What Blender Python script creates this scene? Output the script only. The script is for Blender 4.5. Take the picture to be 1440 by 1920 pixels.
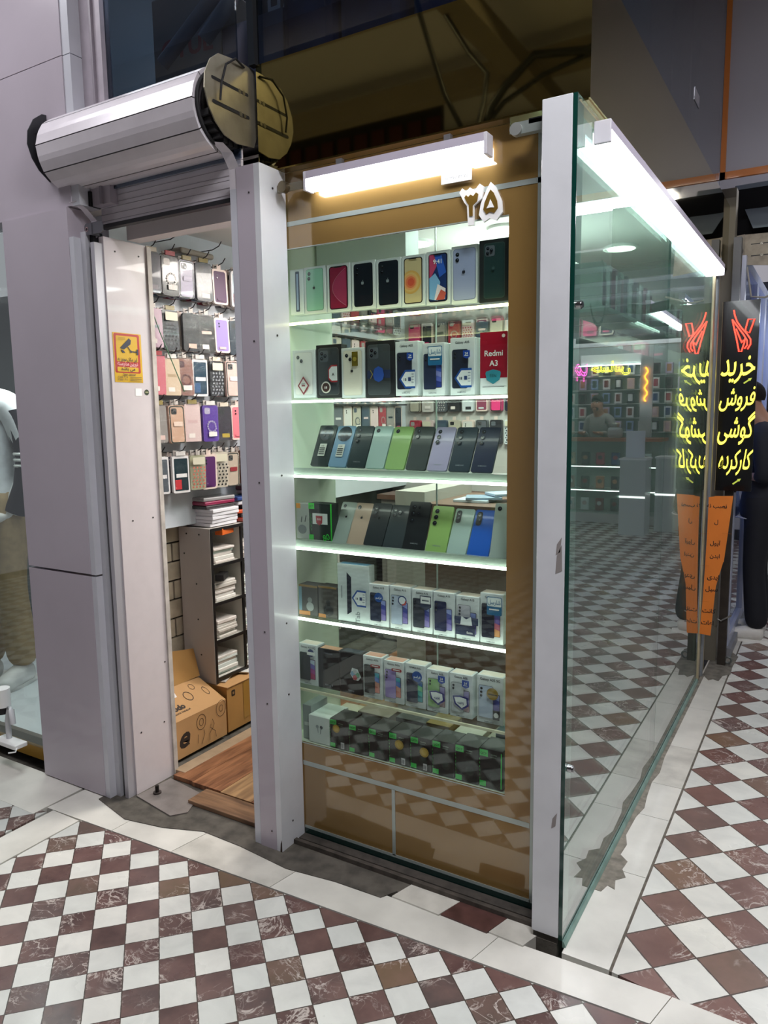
import bpy, bmesh, math, random
from mathutils import Matrix, Vector
for o in list(bpy.data.objects): bpy.data.objects.remove(o)
R_ = random.Random(7)
scene = bpy.context.scene
COL = scene.collection
# ------------------------------------------------------------------ camera
FPX = 1401.19
YAW, PITCH, ROLL = math.radians(31.00872542), math.radians(7.57573964), math.radians(-0.81766861)
CAM = Vector((0.582, -1.898, 1.5))
_cy, _sy, _cp, _sp = math.cos(YAW), math.sin(YAW), math.cos(PITCH), math.sin(PITCH)
_f = Vector((-_sy*_cp, _cy*_cp, -_sp)); _r = Vector((_cy, _sy, 0)); _u = _r.cross(_f)
_c, _s = math.cos(ROLL), math.sin(ROLL)
RX, UX, BX = (_c*_r + _s*_u), (-_s*_r + _c*_u), -_f
cam_d = bpy.data.cameras.new('camera'); cam = bpy.data.objects.new('camera', cam_d); COL.objects.link(cam)
cam.matrix_world = Matrix(((RX.x, UX.x, BX.x, CAM.x), (RX.y, UX.y, BX.y, CAM.y), (RX.z, UX.z, BX.z, CAM.z), (0, 0, 0, 1)))
cam_d.sensor_fit = 'AUTO'; cam_d.sensor_width = 36; cam_d.lens = FPX/1920*36; cam_d.clip_start = .02
scene.camera = cam
def ray(x, y): return RX*((x-720)/FPX) + UX*(-(y-960)/FPX) - BX
def atx(x, y, X): r = ray(x, y); return CAM + r*((X-CAM.x)/r.x)
def aty(x, y, Y): r = ray(x, y); return CAM + r*((Y-CAM.y)/r.y)
def atz(x, y, Z=0): r = ray(x, y); return CAM + r*((Z-CAM.z)/r.z)
# ------------------------------------------------------------------ world, exposure
w = bpy.data.worlds.new('world'); scene.world = w; w.use_nodes = True
w.node_tree.nodes['Background'].inputs[0].default_value = (.80, .78, .86, 1)
w.node_tree.nodes['Background'].inputs[1].default_value = .34
scene.view_settings.view_transform = 'Standard'; scene.view_settings.look = 'None'
scene.view_settings.gamma = 1; scene.view_settings.use_curve_mapping = False
scene.view_settings.exposure = 0.32
def area(name, loc, sx, sy, power, col=(1, 1, 1), rot=(0, 0, 0)):
    l = bpy.data.lights.new(name, 'AREA'); l.shape = 'RECTANGLE'; l.size = sx; l.size_y = sy; l.energy = power; l.color = col
    o = bpy.data.objects.new(name, l); COL.objects.link(o); o.location = loc; o.rotation_euler = rot
    return o
# ceiling lamps of the arcade (their fixtures are built further down)
LAMPS = [(-2.3, -.75, 3.72), (0.7, -1.15, 3.72), (1.3, 0.6, 3.72), (1.4, 4.2, 3.72), (1.6, 6.6, 3.72)]
for i, L in enumerate(LAMPS): area('arcade_lamp_light', (L[0], L[1], L[2]-.05), 1.2, .35, [26, 70, 50, 48, 50][i], (.97, .96, 1))
area('shop_ceiling_light', (-1.3, .75, 2.2), .5, .3, 10, (1, .93, .86))
area('shop_ceiling_light', (-.8, 1.8, 2.2), .6, .6, 34, (1, .97, .92))
area('shop_tube_light', (-.6, 1.5, 1.95), .9, .5, 9, (.97, 1, .98), (math.pi, 0, 0))  # upward fill added to brighten the shop ceiling, no fixture
area('shop_tube_light', (-.45, .9, 2.2), .3, .3, 8, (.95, 1, .98))  # fill added to brighten the shop behind the side glass
area('clothes_shop_light', (-2.9, .5, 2.1),   .6, .5, 20, (.95, .97, 1))
area('counter_shop_light', (2.4, 8.7, 2.6), 2.0, .8, 70, (.95, 1, 1))
area('mezzanine_light', (-1.1, .9, 3.5), 1.2, .6, 14, (.9, .92, 1))
# ------------------------------------------------------------------ materials
def lin(h):
    if not isinstance(h, str): return (*h, 1)
    h = h.lstrip('#'); h = ''.join(c*2 for c in h) if len(h) == 3 else h; v = [int(h[i:i+2], 16)/255 for i in (0, 2, 4)]
    return tuple(c/12.92 if c <= .04045 else ((c+.055)/1.055)**2.4 for c in v) + (1,)
_M = {}
def M(col, rough=.5, metal=0, emit=0, coat=0, alpha=1, noise=0, nscale=20, bump=0, name=None):
    key = (col, rough, metal, emit, coat, alpha, noise, nscale, bump)
    if key in _M: return _M[key]
    m = bpy.data.materials.new(name or 'mat_%s' % str(col).strip('#')); m.use_nodes = True
    nt = m.node_tree; b = nt.nodes['Principled BSDF']
    b.inputs['Base Color'].default_value = lin(col); b.inputs['Roughness'].default_value = rough
    b.inputs['Metallic'].default_value = metal; b.inputs['Coat Weight'].default_value = coat; b.inputs['Coat IOR'].default_value = 1.9 if coat > .8 else 1.5; b.inputs['Coat Roughness'].default_value = .04
    if alpha < 1: b.inputs['Alpha'].default_value = alpha
    if emit:
        b.inputs['Emission Color'].default_value = lin(col); b.inputs['Emission Strength'].default_value = emit
    if noise or bump:
        g = nt.nodes.new('ShaderNodeNewGeometry'); n = nt.nodes.new('ShaderNodeTexNoise'); n.inputs['Scale'].default_value = nscale; n.inputs['Detail'].default_value = 6
        nt.links.new(g.outputs['Position'], n.inputs['Vector'])
        if noise:
            mx = nt.nodes.new('ShaderNodeMix'); mx.data_type = 'RGBA'; mx.blend_type = 'MULTIPLY'
            cr = nt.nodes.new('ShaderNodeValToRGB'); cr.color_ramp.elements[0].position = .3; cr.color_ramp.elements[1].position = .62
            cr.color_ramp.elements[0].color = (1-noise, 1-noise, 1-noise, 1); cr.color_ramp.elements[1].color = (1, 1, 1, 1)
            nt.links.new(n.outputs['Fac'], cr.inputs[0]); mx.inputs[0].default_value = 1
            mx.inputs[6].default_value = lin(col); nt.links.new(cr.outputs[0], mx.inputs[7]); nt.links.new(mx.outputs[2], b.inputs['Base Color'])
        if bump:
            bp = nt.nodes.new('ShaderNodeBump'); bp.inputs['Strength'].default_value = bump; bp.inputs['Distance'].default_value = .01
            nt.links.new(n.outputs['Fac'], bp.inputs['Height']); nt.links.new(bp.outputs[0], b.inputs['Normal'])
    _M[key] = m; return m
def glass(name, tint, f0=.04, rough=0.0, bump=0, amt=.96, power=5.0, dust=0):
    m = bpy.data.materials.new(name); m.use_nodes = True; nt = m.node_tree; nt.nodes.clear(); N = nt.nodes.new; Lk = nt.links.new
    out = N('ShaderNodeOutputMaterial'); mix = N('ShaderNodeMixShader'); tr = N('ShaderNodeBsdfTransparent'); gl = N('ShaderNodeBsdfGlossy')
    tr.inputs[0].default_value = lin(tint); gl.inputs['Color'].default_value = (1, 1, 1, 1); gl.inputs['Roughness'].default_value = rough
    g = N('ShaderNodeNewGeometry'); d = N('ShaderNodeVectorMath'); d.operation = 'DOT_PRODUCT'
    Lk(g.outputs['Normal'], d.inputs[0]); Lk(g.outputs['Incoming'], d.inputs[1])
    def mt(op, a, b=None):
        k = N('ShaderNodeMath'); k.operation = op
        for i, v in enumerate((a, b)):
            if v is None: continue
            if isinstance(v, (int, float)): k.inputs[i].default_value = v
            else: Lk(v, k.inputs[i])
        return k.outputs[0]
    c = mt('ABSOLUTE', d.outputs['Value']); s = mt('POWER', mt('SUBTRACT', 1.0, c), power); F = mt('ADD', mt('MULTIPLY', s, amt), f0)
    Lk(F, mix.inputs[0]); Lk(tr.outputs[0], mix.inputs[1]); Lk(gl.outputs[0], mix.inputs[2]); Lk(mix.outputs[0], out.inputs[0])
    if dust:
        df = N('ShaderNodeBsdfDiffuse'); df.inputs[0].default_value = lin('#dfeee8'); m2 = N('ShaderNodeMixShader'); m2.inputs[0].default_value = dust; Lk(mix.outputs[0], m2.inputs[1]); Lk(df.outputs[0], m2.inputs[2]); Lk(m2.outputs[0], out.inputs[0])
    if bump:
        n = N('ShaderNodeTexNoise'); n.inputs['Scale'].default_value = 55; n.inputs['Detail'].default_value = 4; Lk(g.outputs['Position'], n.inputs['Vector'])
        bp = N('ShaderNodeBump'); bp.inputs['Strength'].default_value = bump; bp.inputs['Distance'].default_value = .01
        Lk(n.outputs['Fac'], bp.inputs['Height']); Lk(bp.outputs[0], gl.inputs['Normal'])
    return m
G_CLEAR = glass('clear_glass', '#f2f8f5'); G_SIDE = glass('green_tinted_glass', '#d8ece4', .10, power=3.6, dust=.035); G_BAG = glass('crinkled_plastic', '#fbfbfb', .02, .05, 1.0)
G_EDGE = M('#0d3b33', .15, 0, 0, .5); G_MEZZ = glass('mezzanine_glass', '#b4c0cc', .06)
WHITE = M('#f1f1ee', .45); BLACK = M('#0b0b0d', .4); CREAM = M('#ecebe3', .35, coat=.3)
# ------------------------------------------------------------------ mesh builder
_txt = {}
AR = {'ا': 0xFE8D, 'ب': 0xFE8F, 'پ': 0xFB56, 'ت': 0xFE95, 'ج': 0xFE9D, 'چ': 0xFB7A, 'ح': 0xFEA1, 'خ': 0xFEA5, 'د': 0xFEA9, 'ذ': 0xFEAB, 'ر': 0xFEAD, 'ز': 0xFEAF,
      'س': 0xFEB1, 'ش': 0xFEB5, 'ص': 0xFEB9, 'ض': 0xFEBD, 'ط': 0xFEC1, 'ع': 0xFEC9, 'غ': 0xFECD, 'ف': 0xFED1, 'ق': 0xFED5, 'ک': 0xFB8E, 'گ': 0xFB92, 'ل': 0xFEDD,
      'م': 0xFEE1, 'ن': 0xFEE5, 'ه': 0xFEE9, 'و': 0xFEED, 'ی': 0xFBFC}
NOJ = set('ادذرزو')
def shape(s):                      # joins Persian letters and puts them in visual order
    out = []
    for i, ch in enumerate(s):
        if ch not in AR: out.append(ch); continue
        pj = i > 0 and s[i-1] in AR and s[i-1] not in NOJ
        nj = i+1 < len(s) and s[i+1] in AR and ch not in NOJ
        b = AR[ch]
        out.append(chr(b + (3 if pj and nj else 1 if pj else 2 if nj else 0)))
    return ''.join(reversed(out))
def text_geo(s, bold=0, shear=0, outline=0, ext=0):
    k = (s, bold, shear, outline, ext)
    if k in _txt: return _txt[k]
    t = shape(s) if any(c in AR for c in s) else s
    c = bpy.data.curves.new('t', 'FONT'); c.body = t; c.offset = bold; c.shear = shear; c.resolution_u = 3
    if outline: c.fill_mode = 'NONE'; c.bevel_depth = outline; c.bevel_resolution = 1
    c.extrude = ext
    o = bpy.data.objects.new('t', c); COL.objects.link(o); bpy.context.view_layer.update()
    m = o.evaluated_get(bpy.context.evaluated_depsgraph_get()).to_mesh()
    vs = [tuple(v.co) for v in m.vertices]; fs = [tuple(p.vertices) for p in m.polygons]
    o.evaluated_get(bpy.context.evaluated_depsgraph_get()).to_mesh_clear()
    bpy.data.objects.remove(o); bpy.data.curves.remove(c)
    if vs:
        a = min(v[0] for v in vs); b = max(v[0] for v in vs); lo = min(v[1] for v in vs); hi = max(v[1] for v in vs)
    else: a = b = lo = hi = 0
    _txt[k] = (vs, fs, a, b, lo, hi); return _txt[k]
class MB:
    def __init__(s): s.v = []; s.f = []; s.m = []; s.sm = []; s.mats = []; s.fr = None; s.e = .0005; s.k = 0
    def mi(s, m):
        if m not in s.mats: s.mats.append(m)
        return s.mats.index(m)
    def add(s, vs, fs, m, smooth=False):
        o = len(s.v)
        if s.fr: vs = [s.fr @ Vector(v) for v in vs]
        s.v += [tuple(v) for v in vs]; i = s.mi(m)
        for f in fs: s.f.append(tuple(o+j for j in f)); s.m.append(i); s.sm.append(smooth)
        return s
    def box(s, a, b, m):
        x0, y0, z0 = a; x1, y1, z1 = b
        V = [(x0, y0, z0), (x1, y0, z0), (x1, y1, z0), (x0, y1, z0), (x0, y0, z1), (x1, y0, z1), (x1, y1, z1), (x0, y1, z1)]
        return s.add(V, [(0, 3, 2, 1), (4, 5, 6, 7), (0, 1, 5, 4), (1, 2, 6, 5), (2, 3, 7, 6), (3, 0, 4, 7)], m)
    def bbox(s, a, b, m, bev=.002, seg=2):        # box with rounded edges
        bm = bmesh.new(); r = bmesh.ops.create_cube(bm, size=1)
        for v in bm.verts: v.co = Vector([a[i]+(v.co[i]+.5)*(b[i]-a[i]) for i in range(3)])
        bmesh.ops.bevel(bm, geom=bm.edges[:], offset=bev, segments=seg, affect='EDGES', profile=.5)
        bm.verts.index_update()
        s.add([v.co.copy() for v in bm.verts], [[v.index for v in f.verts] for f in bm.faces], m, False); bm.free(); return s
    def prism(s, pts, y0, y1, m, side=None, smooth=False):   # polygon in xz extruded along y
        n = len(pts); V = [(x, y0, z) for x, z in pts] + [(x, y1, z) for x, z in pts]
        s.add(V, [tuple(range(n)), tuple(range(2*n-1, n-1, -1))], m)
        s.add(V, [(i, n+i, n+(i+1) % n, (i+1) % n) for i in range(n)], side or m, smooth); return s
    def flat(s, pts, m, y=None):                   # printed shape on the front (facing -y), each new one a hair in front
        if y is None: s.k += 1; y = -s.e*s.k
        return s.add([(x, y, z) for x, z in pts], [tuple(range(len(pts)))], m)
    def rect(s, x0, x1, z0, z1, m, y=None): return s.flat([(x0, z0), (x1, z0), (x1, z1), (x0, z1)], m, y)
    def rr(s, x0, x1, z0, z1, r, m, y=None): return s.flat(rpts(x0, x1, z0, z1, r), m, y)
    def disc(s, x, z, r, m, y=None, n=24, rz=None): return s.flat([(x+r*math.cos(2*math.pi*i/n), z+(rz or r)*math.sin(2*math.pi*i/n)) for i in range(n)], m, y)
    def line(s, pts, wd, m, y=None, closed=False):
        if y is None: s.k += 1; y = -s.e*s.k
        P = list(pts) + ([pts[0]] if closed else [])
        for (ax, az), (bx, bz) in zip(P, P[1:]):
            dx, dz = bx-ax, bz-az; L = math.hypot(dx, dz) or 1; nx, nz = -dz/L*wd/2, dx/L*wd/2; ex, ez = dx/L*wd*.3, dz/L*wd*.3
            s.flat([(ax-nx-ex, az-nz-ez), (bx-nx+ex, bz-nz+ez), (bx+nx+ex, bz+nz+ez), (ax+nx-ex, az+nz-ez)], m, y)
        return s
    def text(s, t, x, z, size, m, al='c', wmax=None, bold=.012, shear=0, rot=0, y=None):
        vs, fs, a, b, lo, hi = text_geo(t, bold, shear)
        if not vs: return s
        if y is None: s.k += 1; y = -s.e*s.k
        sx = size
        if wmax and (b-a)*sx > wmax: sx = wmax/(b-a)
        ox = {'c': (a+b)/2, 'l': a, 'r': b}[al]; cr, sr = math.cos(rot), math.sin(rot)
        V = []
        for p in vs:
            u, v = (p[0]-ox)*sx, p[1]*size; V.append((x+u*cr-v*sr, y, z+u*sr+v*cr))
        return s.add(V, fs, m)
    def tube(s, pts, r, m, n=8, closed=False, caps=True):
        P = [Vector(p) for p in pts]; N = len(P); rs = r if isinstance(r, (list, tuple)) else [r]*N; V = []; F = []
        up = None
        for i, p in enumerate(P):
            if closed: t = P[(i+1) % N]-P[i-1]
            else: t = P[min(i+1, N-1)]-P[max(i-1, 0)]
            t.normalize()
            if up is None: up = Vector((0, 0, 1)) if abs(t.z) < .9 else Vector((1, 0, 0))
            a = t.cross(up); a.normalize(); b = a.cross(t); up = b
            for j in range(n): V.append(p + a*rs[i]*math.cos(2*math.pi*j/n) + b*rs[i]*math.sin(2*math.pi*j/n))
        for i in range(N if closed else N-1):
            k = (i+1) % N
            for j in range(n): F.append((i*n+j, i*n+(j+1) % n, k*n+(j+1) % n, k*n+j))
        s.add(V, F, m, True)
        if caps and not closed: s.add(V, [tuple(range(n-1, -1, -1)), tuple(range((N-1)*n, N*n))], m)
        return s
    def cyl(s, a, b, r, m, n=20): return s.tube([a, b], r, m, n)
    def sphere(s, c, r, m, n=12, sc=(1, 1, 1)):
        V = []; F = []; h = n//2
        for i in range(h+1):
            th = math.pi*i/h
            for j in range(n): ph = 2*math.pi*j/n; V.append((c[0]+r*sc[0]*math.sin(th)*math.cos(ph), c[1]+r*sc[1]*math.sin(th)*math.sin(ph), c[2]+r*sc[2]*math.cos(th)))
        for i in range(h):
            for j in range(n): F.append((i*n+j, i*n+(j+1) % n, (i+1)*n+(j+1) % n, (i+1)*n+j))
        return s.add(V, F, m, True)
    def build(s, name, parent=None, loc=(0, 0, 0), rot=(0, 0, 0)):
        me = bpy.data.meshes.new(name); me.from_pydata(s.v, [], s.f); me.validate(clean_customdata=False)
        for m in s.mats: me.materials.append(m)
        if len(me.polygons) == len(s.f):
            me.polygons.foreach_set('material_index', s.m); me.polygons.foreach_set('use_smooth', s.sm)
        else:
            print('VALIDATE DROPPED', name, len(s.f)-len(me.polygons))
        me.update()
        o = bpy.data.objects.new(name, me); COL.objects.link(o)
        if parent: o.parent = parent
        o.location = loc; o.rotation_euler = rot
        return o
def rpts(x0, x1, z0, z1, r, n=5):
    P = []
    for cx, cz, a0 in ((x1-r, z0+r, -90), (x1-r, z1-r, 0), (x0+r, z1-r, 90), (x0+r, z0+r, 180)):
        for i in range(n+1): a = math.radians(a0+90*i/n); P.append((cx+r*math.cos(a), cz+r*math.sin(a)))
    return P
def tag(o, label, cat, group=None, kind=None):
    if label: o['label'] = label
    if cat: o['category'] = cat
    if group: o['group'] = group
    if kind: o['kind'] = kind
    return o
def thing(name, label, cat, loc=(0, 0, 0), rot=(0, 0, 0), group=None):
    o = bpy.data.objects.new(name, None); o.empty_display_size = .05; COL.objects.link(o); o.location = loc; o.rotation_euler = rot
    return tag(o, label, cat, group)
def struct(o, label=None, cat=None):
    o['kind'] = 'structure'
    if label: o['label'] = label
    o['category'] = cat or o.name.split('_')[0].split('.')[0]
    return o
def copy_tree(o, parent=None):
    c = o.copy(); COL.objects.link(c); c.parent = parent
    for ch in o.children: copy_tree(ch, c)
    return c
def turn(deg): return Matrix.Rotation(math.radians(deg), 4, 'Z')
FACE_R = turn(90)      # artwork facing +x
# ------------------------------------------------------------------ floor
def tile_mat(name, W0, a, b, dark, white):
    m = bpy.data.materials.new(name); m.use_nodes = True; nt = m.node_tree; B = nt.nodes['Principled BSDF']; N = nt.nodes.new; Lk = nt.links.new
    def mt(op, *A):
        k = N('ShaderNodeMath'); k.operation = op
        for i, v in enumerate(A):
            if isinstance(v, (int, float)): k.inputs[i].default_value = v
            else: Lk(v, k.inputs[i])
        return k.outputs[0]
    def ramp(f, *st):
        r = N('ShaderNodeValToRGB'); els = r.color_ramp.elements
        for i, (p, c) in enumerate(st):
            e = els[i] if i < 2 else els.new(p)
            e.position = p; e.color = lin(c) if isinstance(c, str) else (c, c, c, 1)
        Lk(f, r.inputs[0]); return r.outputs[0]
    def mix(f, x, y, bl='MIX'):
        k = N('ShaderNodeMix'); k.data_type = 'RGBA'; k.blend_type = bl
        for s_, v in ((0, f), (6, x), (7, y)):
            if isinstance(v, (int, float)): k.inputs[s_].default_value = v if s_ == 0 else (v, v, v, 1)
            elif isinstance(v, tuple): k.inputs[s_].default_value = v
            else: Lk(v, k.inputs[s_])
        return k.outputs[2]
    g = N('ShaderNodeNewGeometry'); sp = N('ShaderNodeSeparateXYZ'); Lk(g.outputs['Position'], sp.inputs[0])
    det = a[0]*b[1]-a[1]*b[0]
    ux, uy = b[1]/det, -b[0]/det; vx, vy = -a[1]/det, a[0]/det
    def aff(cx, cy): return mt('ADD', mt('ADD', mt('MULTIPLY', sp.outputs[0], cx), mt('MULTIPLY', sp.outputs[1], cy)), -(cx*W0[0]+cy*W0[1])+.5)
    s = aff(ux+vx, uy+vy); t = aff(ux-vx, uy-vy)
    si, ti = mt('FLOOR', s), mt('FLOOR', t); sf, tf = mt('FRACT', s), mt('FRACT', t)
    par = mt('FRACT', mt('MULTIPLY', mt('ADD', mt('ADD', si, ti), 400), .5)); isd = mt('GREATER_THAN', par, .25)
    cb = N('ShaderNodeCombineXYZ'); Lk(si, cb.inputs[0]); Lk(ti, cb.inputs[1])
    wn = N('ShaderNodeTexWhiteNoise'); wn.noise_dimensions = '3D'; Lk(cb.outputs[0], wn.inputs['Vector'])
    off = N('ShaderNodeVectorMath'); off.operation = 'MULTIPLY_ADD'; Lk(wn.outputs['Color'], off.inputs[0]); off.inputs[1].default_value = (7, 7, 7); Lk(g.outputs['Position'], off.inputs[2])
    def noise(sc, det_=6, dist=0, rough=.6):
        n = N('ShaderNodeTexNoise'); n.inputs['Scale'].default_value = sc; n.inputs['Detail'].default_value = det_; n.inputs['Distortion'].default_value = dist; n.inputs['Roughness'].default_value = rough
        Lk(off.outputs[0], n.inputs['Vector']); return n.outputs['Fac']
    # veins: narrow band round .5 of a distorted noise
    v1 = mt('ABSOLUTE', mt('SUBTRACT', noise(7, 5, 1.2), .5)); vein = ramp(v1, (0.0, 1.0), (.017, 0.0))
    v2 = mt('ABSOLUTE', mt('SUBTRACT', noise(20, 4, .8), .48)); vein2 = ramp(v2, (0.0, .7), (.018, 0.0))
    cloud = ramp(noise(9, 6), (.35, 0.0), (.7, 1.0))
    msk = ramp(noise(5, 2), (.47, 0.0), (.6, 1.0))
    dcol = ramp(wn.outputs['Value'], (0, dark[0]), (.5, dark[1])); 
    rr = dcol.node.color_ramp.elements.new(.84); rr.color = lin(dark[2]); r2 = dcol.node.color_ramp.elements.new(1.0); r2.color = lin(dark[3])
    d2 = mix(cloud, dcol, mix(.5, dcol, lin('#8f7068')))
    vv = mt('MINIMUM', mt('MULTIPLY', mt('ADD', vein, mt('MULTIPLY', vein2, .8)), msk), .75)
    d3 = mix(vv, d2, lin('#d5cbc2'))
    wcol = ramp(wn.outputs['Value'], (0, white[0]), (1, white[1])); w2 = mix(ramp(noise(6, 7, 1.5), (.4, 0.0), (.75, .45)), wcol, lin('#bcbdb8'))
    col = mix(isd, w2, d3)
    e = mt('MINIMUM', mt('MINIMUM', sf, mt('SUBTRACT', 1, sf)), mt('MINIMUM', tf, mt('SUBTRACT', 1, tf)))
    jn = N('ShaderNodeTexNoise'); jn.inputs['Scale'].default_value = 60; Lk(g.outputs['Position'], jn.inputs['Vector'])
    e2 = mt('ADD', e, mt('MULTIPLY', mt('SUBTRACT', jn.outputs['Fac'], .5), .025))
    gr = mt('LESS_THAN', e2, .016)
    col = mix(gr, col, lin('#4b423b'))
    # wear spots
    ws = N('ShaderNodeTexNoise'); ws.inputs['Scale'].default_value = 3; ws.inputs['Detail'].default_value = 8; Lk(g.outputs['Position'], ws.inputs['Vector'])
    col = mix(1.0, col, ramp(ws.outputs['Fac'], (.3, .82), (.6, 1.0)), 'MULTIPLY')
    Lk(col, B.inputs['Base Color']); B.inputs['Roughness'].default_value = .3
    Lk(ramp(ws.outputs['Fac'], (.35, .42), (.65, .24)), B.inputs['Roughness'])
    bp = N('ShaderNodeBump'); bp.inputs['Strength'].default_value = .35; bp.inputs['Distance'].default_value = .002; Lk(mt('SUBTRACT', 1, gr), bp.inputs['Height']); Lk(bp.outputs[0], B.inputs['Normal'])
    return m
DK = ('#4b3735', '#5f4644', '#574c4a', '#75604a'); WH = ('#e6e5dd', '#d9dcd6')
T_FRONT = tile_mat('checker_front', (-1.354, -.295), (.1335, .0055), (.0027, -.1298), DK, WH)
T_RIGHT = tile_mat('checker_side', (.146, .238), (.0, .192), (.192, 0), ('#6b4b44', '#745650', '#665450', '#80654f'), ('#e4e2d8', '#dadcd6'))
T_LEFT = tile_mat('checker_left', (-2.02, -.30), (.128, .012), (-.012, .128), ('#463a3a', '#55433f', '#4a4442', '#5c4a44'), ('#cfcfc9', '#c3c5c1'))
MARBLE = M('#dddbd2', .32, noise=.22, nscale=5, coat=.1, bump=.05); MARBLE2 = M('#d3d0c6', .35, noise=.3, nscale=9, bump=.08)
CONC = M('#5b564e', .85, noise=.55, nscale=18, bump=.6); MORTAR = M('#6d665c', .9, noise=.5, nscale=30, bump=.4)
def slab(pts, z0, z1, m, name, **k):
    mb = MB(); n = len(pts)
    mb.add([(x, y, z0) for x, y in pts]+[(x, y, z1) for x, y in pts], [tuple(range(n-1, -1, -1)), tuple(range(n, 2*n))]+[(i, (i+1) % n, n+(i+1) % n, n+i) for i in range(n)], m)
    return mb.build(name, **k)
def seam(x): return -.2302+.0055/.1335*(x+1.3556)+.006
f0 = slab([(-1.76, seam(-1.76)), (-1.72, -6), (4, -6), (4, seam(4)), (2, seam(2)), (.5, seam(.5))], -.05, 0, T_FRONT, 'floor'); struct(f0, 'dark red and white diagonal checker tiles in front of the shop')
f1 = slab([(.15, -.024), (1, -.15), (4.5, -.15+-.05), (4.5, 9.0), (.15, 9.0)], -.05, 0, T_RIGHT, 'floor'); struct(f1, 'larger checker tiles along the glass side of the shop')
f2 = slab([(-6, -6), (-1.92, -6), (-1.93, seam(-1.9)-.02), (-6, -.33)], -.05, 0, T_LEFT, 'floor'); struct(f2, 'darker checker tiles at the left edge')
sub = MB().box((-6.5, -6.5, -.12), (5, 11, -.051), CONC).build('floor'); struct(sub, 'concrete bed under the tiles')
def strips(cuts, mk, lab):
    for a, b in zip(cuts, cuts[1:]):
        o = slab(mk(a+.0012, b-.0012), -.05, .001, MARBLE if R_.random() < .6 else MARBLE2, 'trim_1'); struct(o, lab, 'trim')
strips([-1.955, -1.60, -1.29, -.865, -.175, .295, .85, 1.5, 2.2, 3.0, 4.0], lambda a, b: [(a-(.02 if a > -1.5 else 0), seam(a)+.004), (b-(.02 if b > -1.5 else 0), seam(b)+.004), (b+.01, -.05 if b < .2 else -.03-.04*(b-.146)), (a+.01, -.05 if a < .2 else -.03-.04*(a-.146))], 'white marble border slab along the shop front')
strips([-.024, .44, .83, 1.10, 1.487, 1.99, 2.5, 3.1, 3.9, 4.8, 5.9, 7.5], lambda a, b: [(.012, a), (.142, a), (.142, b), (.012, b)], 'white marble border slab along the glass side')
strips([-6, -4.6, -3.4, -2.2, -1.1, -.245], lambda a, b: [(-1.915, a), (-1.765, a), (-1.765, b), (-1.915, b)], 'white marble band crossing the tiles')
strips([-6, -4, -3, -1.96], lambda a, b: [(a, -.30), (b, -.30), (b, -.07), (a, -.07)], 'white marble border slab before the clothes shop')
g1 = MB().box((.142, -.02, -.05), (.15, 7.5, -.004), MORTAR).build('trim_2'); struct(g1, 'dirty open joint beside the marble border', 'trim')
# concrete patches
cp = slab([(-1.83, -.105), (-1.62, -.155), (-1.45, -.125), (-1.3, -.07), (-1.12, -.075), (-.9, -.098), (-.72, -.075), (-.55, -.07), (-.52, -.02), (-.4, -.045), (-.35, .0), (-.01, .0), (-.01, .2), (-1.83, .2)], -.05, .004, CONC, 'floor'); struct(cp, 'rough broken concrete under the shop front')
for (a, b, mm) in ((-.52, -.355, MARBLE2), (-.35, -.2, T_FRONT), (-.195, -.09, MARBLE2)):
    o = slab([(a, -.05), (b, -.055), (b+.03, .03), (a+.03, .045)], -.05, .006, mm if mm is MARBLE2 else M('#5a3d39', .35, noise=.4, nscale=25), 'trim_3'); struct(o, 'offcut of tile set against the cabinet base', 'trim')
cs = slab([(.012, .30), (.035, .30), (.045, .34), (.07, .33), (.06, .38), (.085, .41), (.065, .45), (.07, .5), (.04, .53), (.045, .6), (.028, .66), (.032, .8), (.045, .88), (.035, .98), (.028, 1.1), (.04, 1.2), (.03, 1.35), (.03, 2.5), (.012, 2.55)], 0, .0025, M('#8b8579', .9, noise=.5, nscale=25, bump=.5), 'trim_4'); struct(cs, 'cement smear along the foot of the side glass', 'trim')
cs = slab([(.02, 2.52), (.06, 2.44), (.08, 2.47), (.11, 2.45), (.12, 2.55), (.155, 2.6), (.15, 2.75), (.16, 2.95), (.08, 3.1), (.02, 3.0)], 0, .0025, M('#7b766c', .9, noise=.5, nscale=25, bump=.5), 'trim_4'); struct(cs, 'cement patch round the foot of the posts', 'trim')
# wooden threshold
def wood(name, c1, c2, ax=0):
    m = bpy.data.materials.new(name); m.use_nodes = True; nt = m.node_tree; B = nt.nodes['Principled BSDF']
    g = nt.nodes.new('ShaderNodeNewGeometry'); mp = nt.nodes.new('ShaderNodeMapping'); mp.inputs['Scale'].default_value = (3, 28, 3) if ax == 0 else (28, 3, 3)
    n = nt.nodes.new('ShaderNodeTexNoise'); n.inputs['Scale'].default_value = 1.6; n.inputs['Detail'].default_value = 8; n.inputs['Distortion'].default_value = .6
    r = nt.nodes.new('ShaderNodeValToRGB'); r.color_ramp.elements[0].color = lin(c1); r.color_ramp.elements[1].color = lin(c2); r.color_ramp.elements[0].position = .32; r.color_ramp.elements[1].position = .66
    nt.links.new(g.outputs['Position'], mp.inputs[0]); nt.links.new(mp.outputs[0], n.inputs['Vector']); nt.links.new(n.outputs['Fac'], r.inputs[0]); nt.links.new(r.outputs[0], B.inputs['Base Color']); B.inputs['Roughness'].default_value = .42
    return m
W1 = wood('laminate_red', '#5e3a27', '#9a6a4a', 1); W2 = wood('laminate_tan', '#7a5d42', '#b08c63', 1); W3 = wood('laminate_brown', '#5c4433', '#8d6c50', 0)
fl = MB()
xs = [-1.69, -1.58, -1.42, -1.26, -1.1, -.94, -.78, -.62, -.46, -.3, -.16]
fl.box((-2.1, .19, -.03), (-.05, 2.62, .008), CONC)
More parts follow.
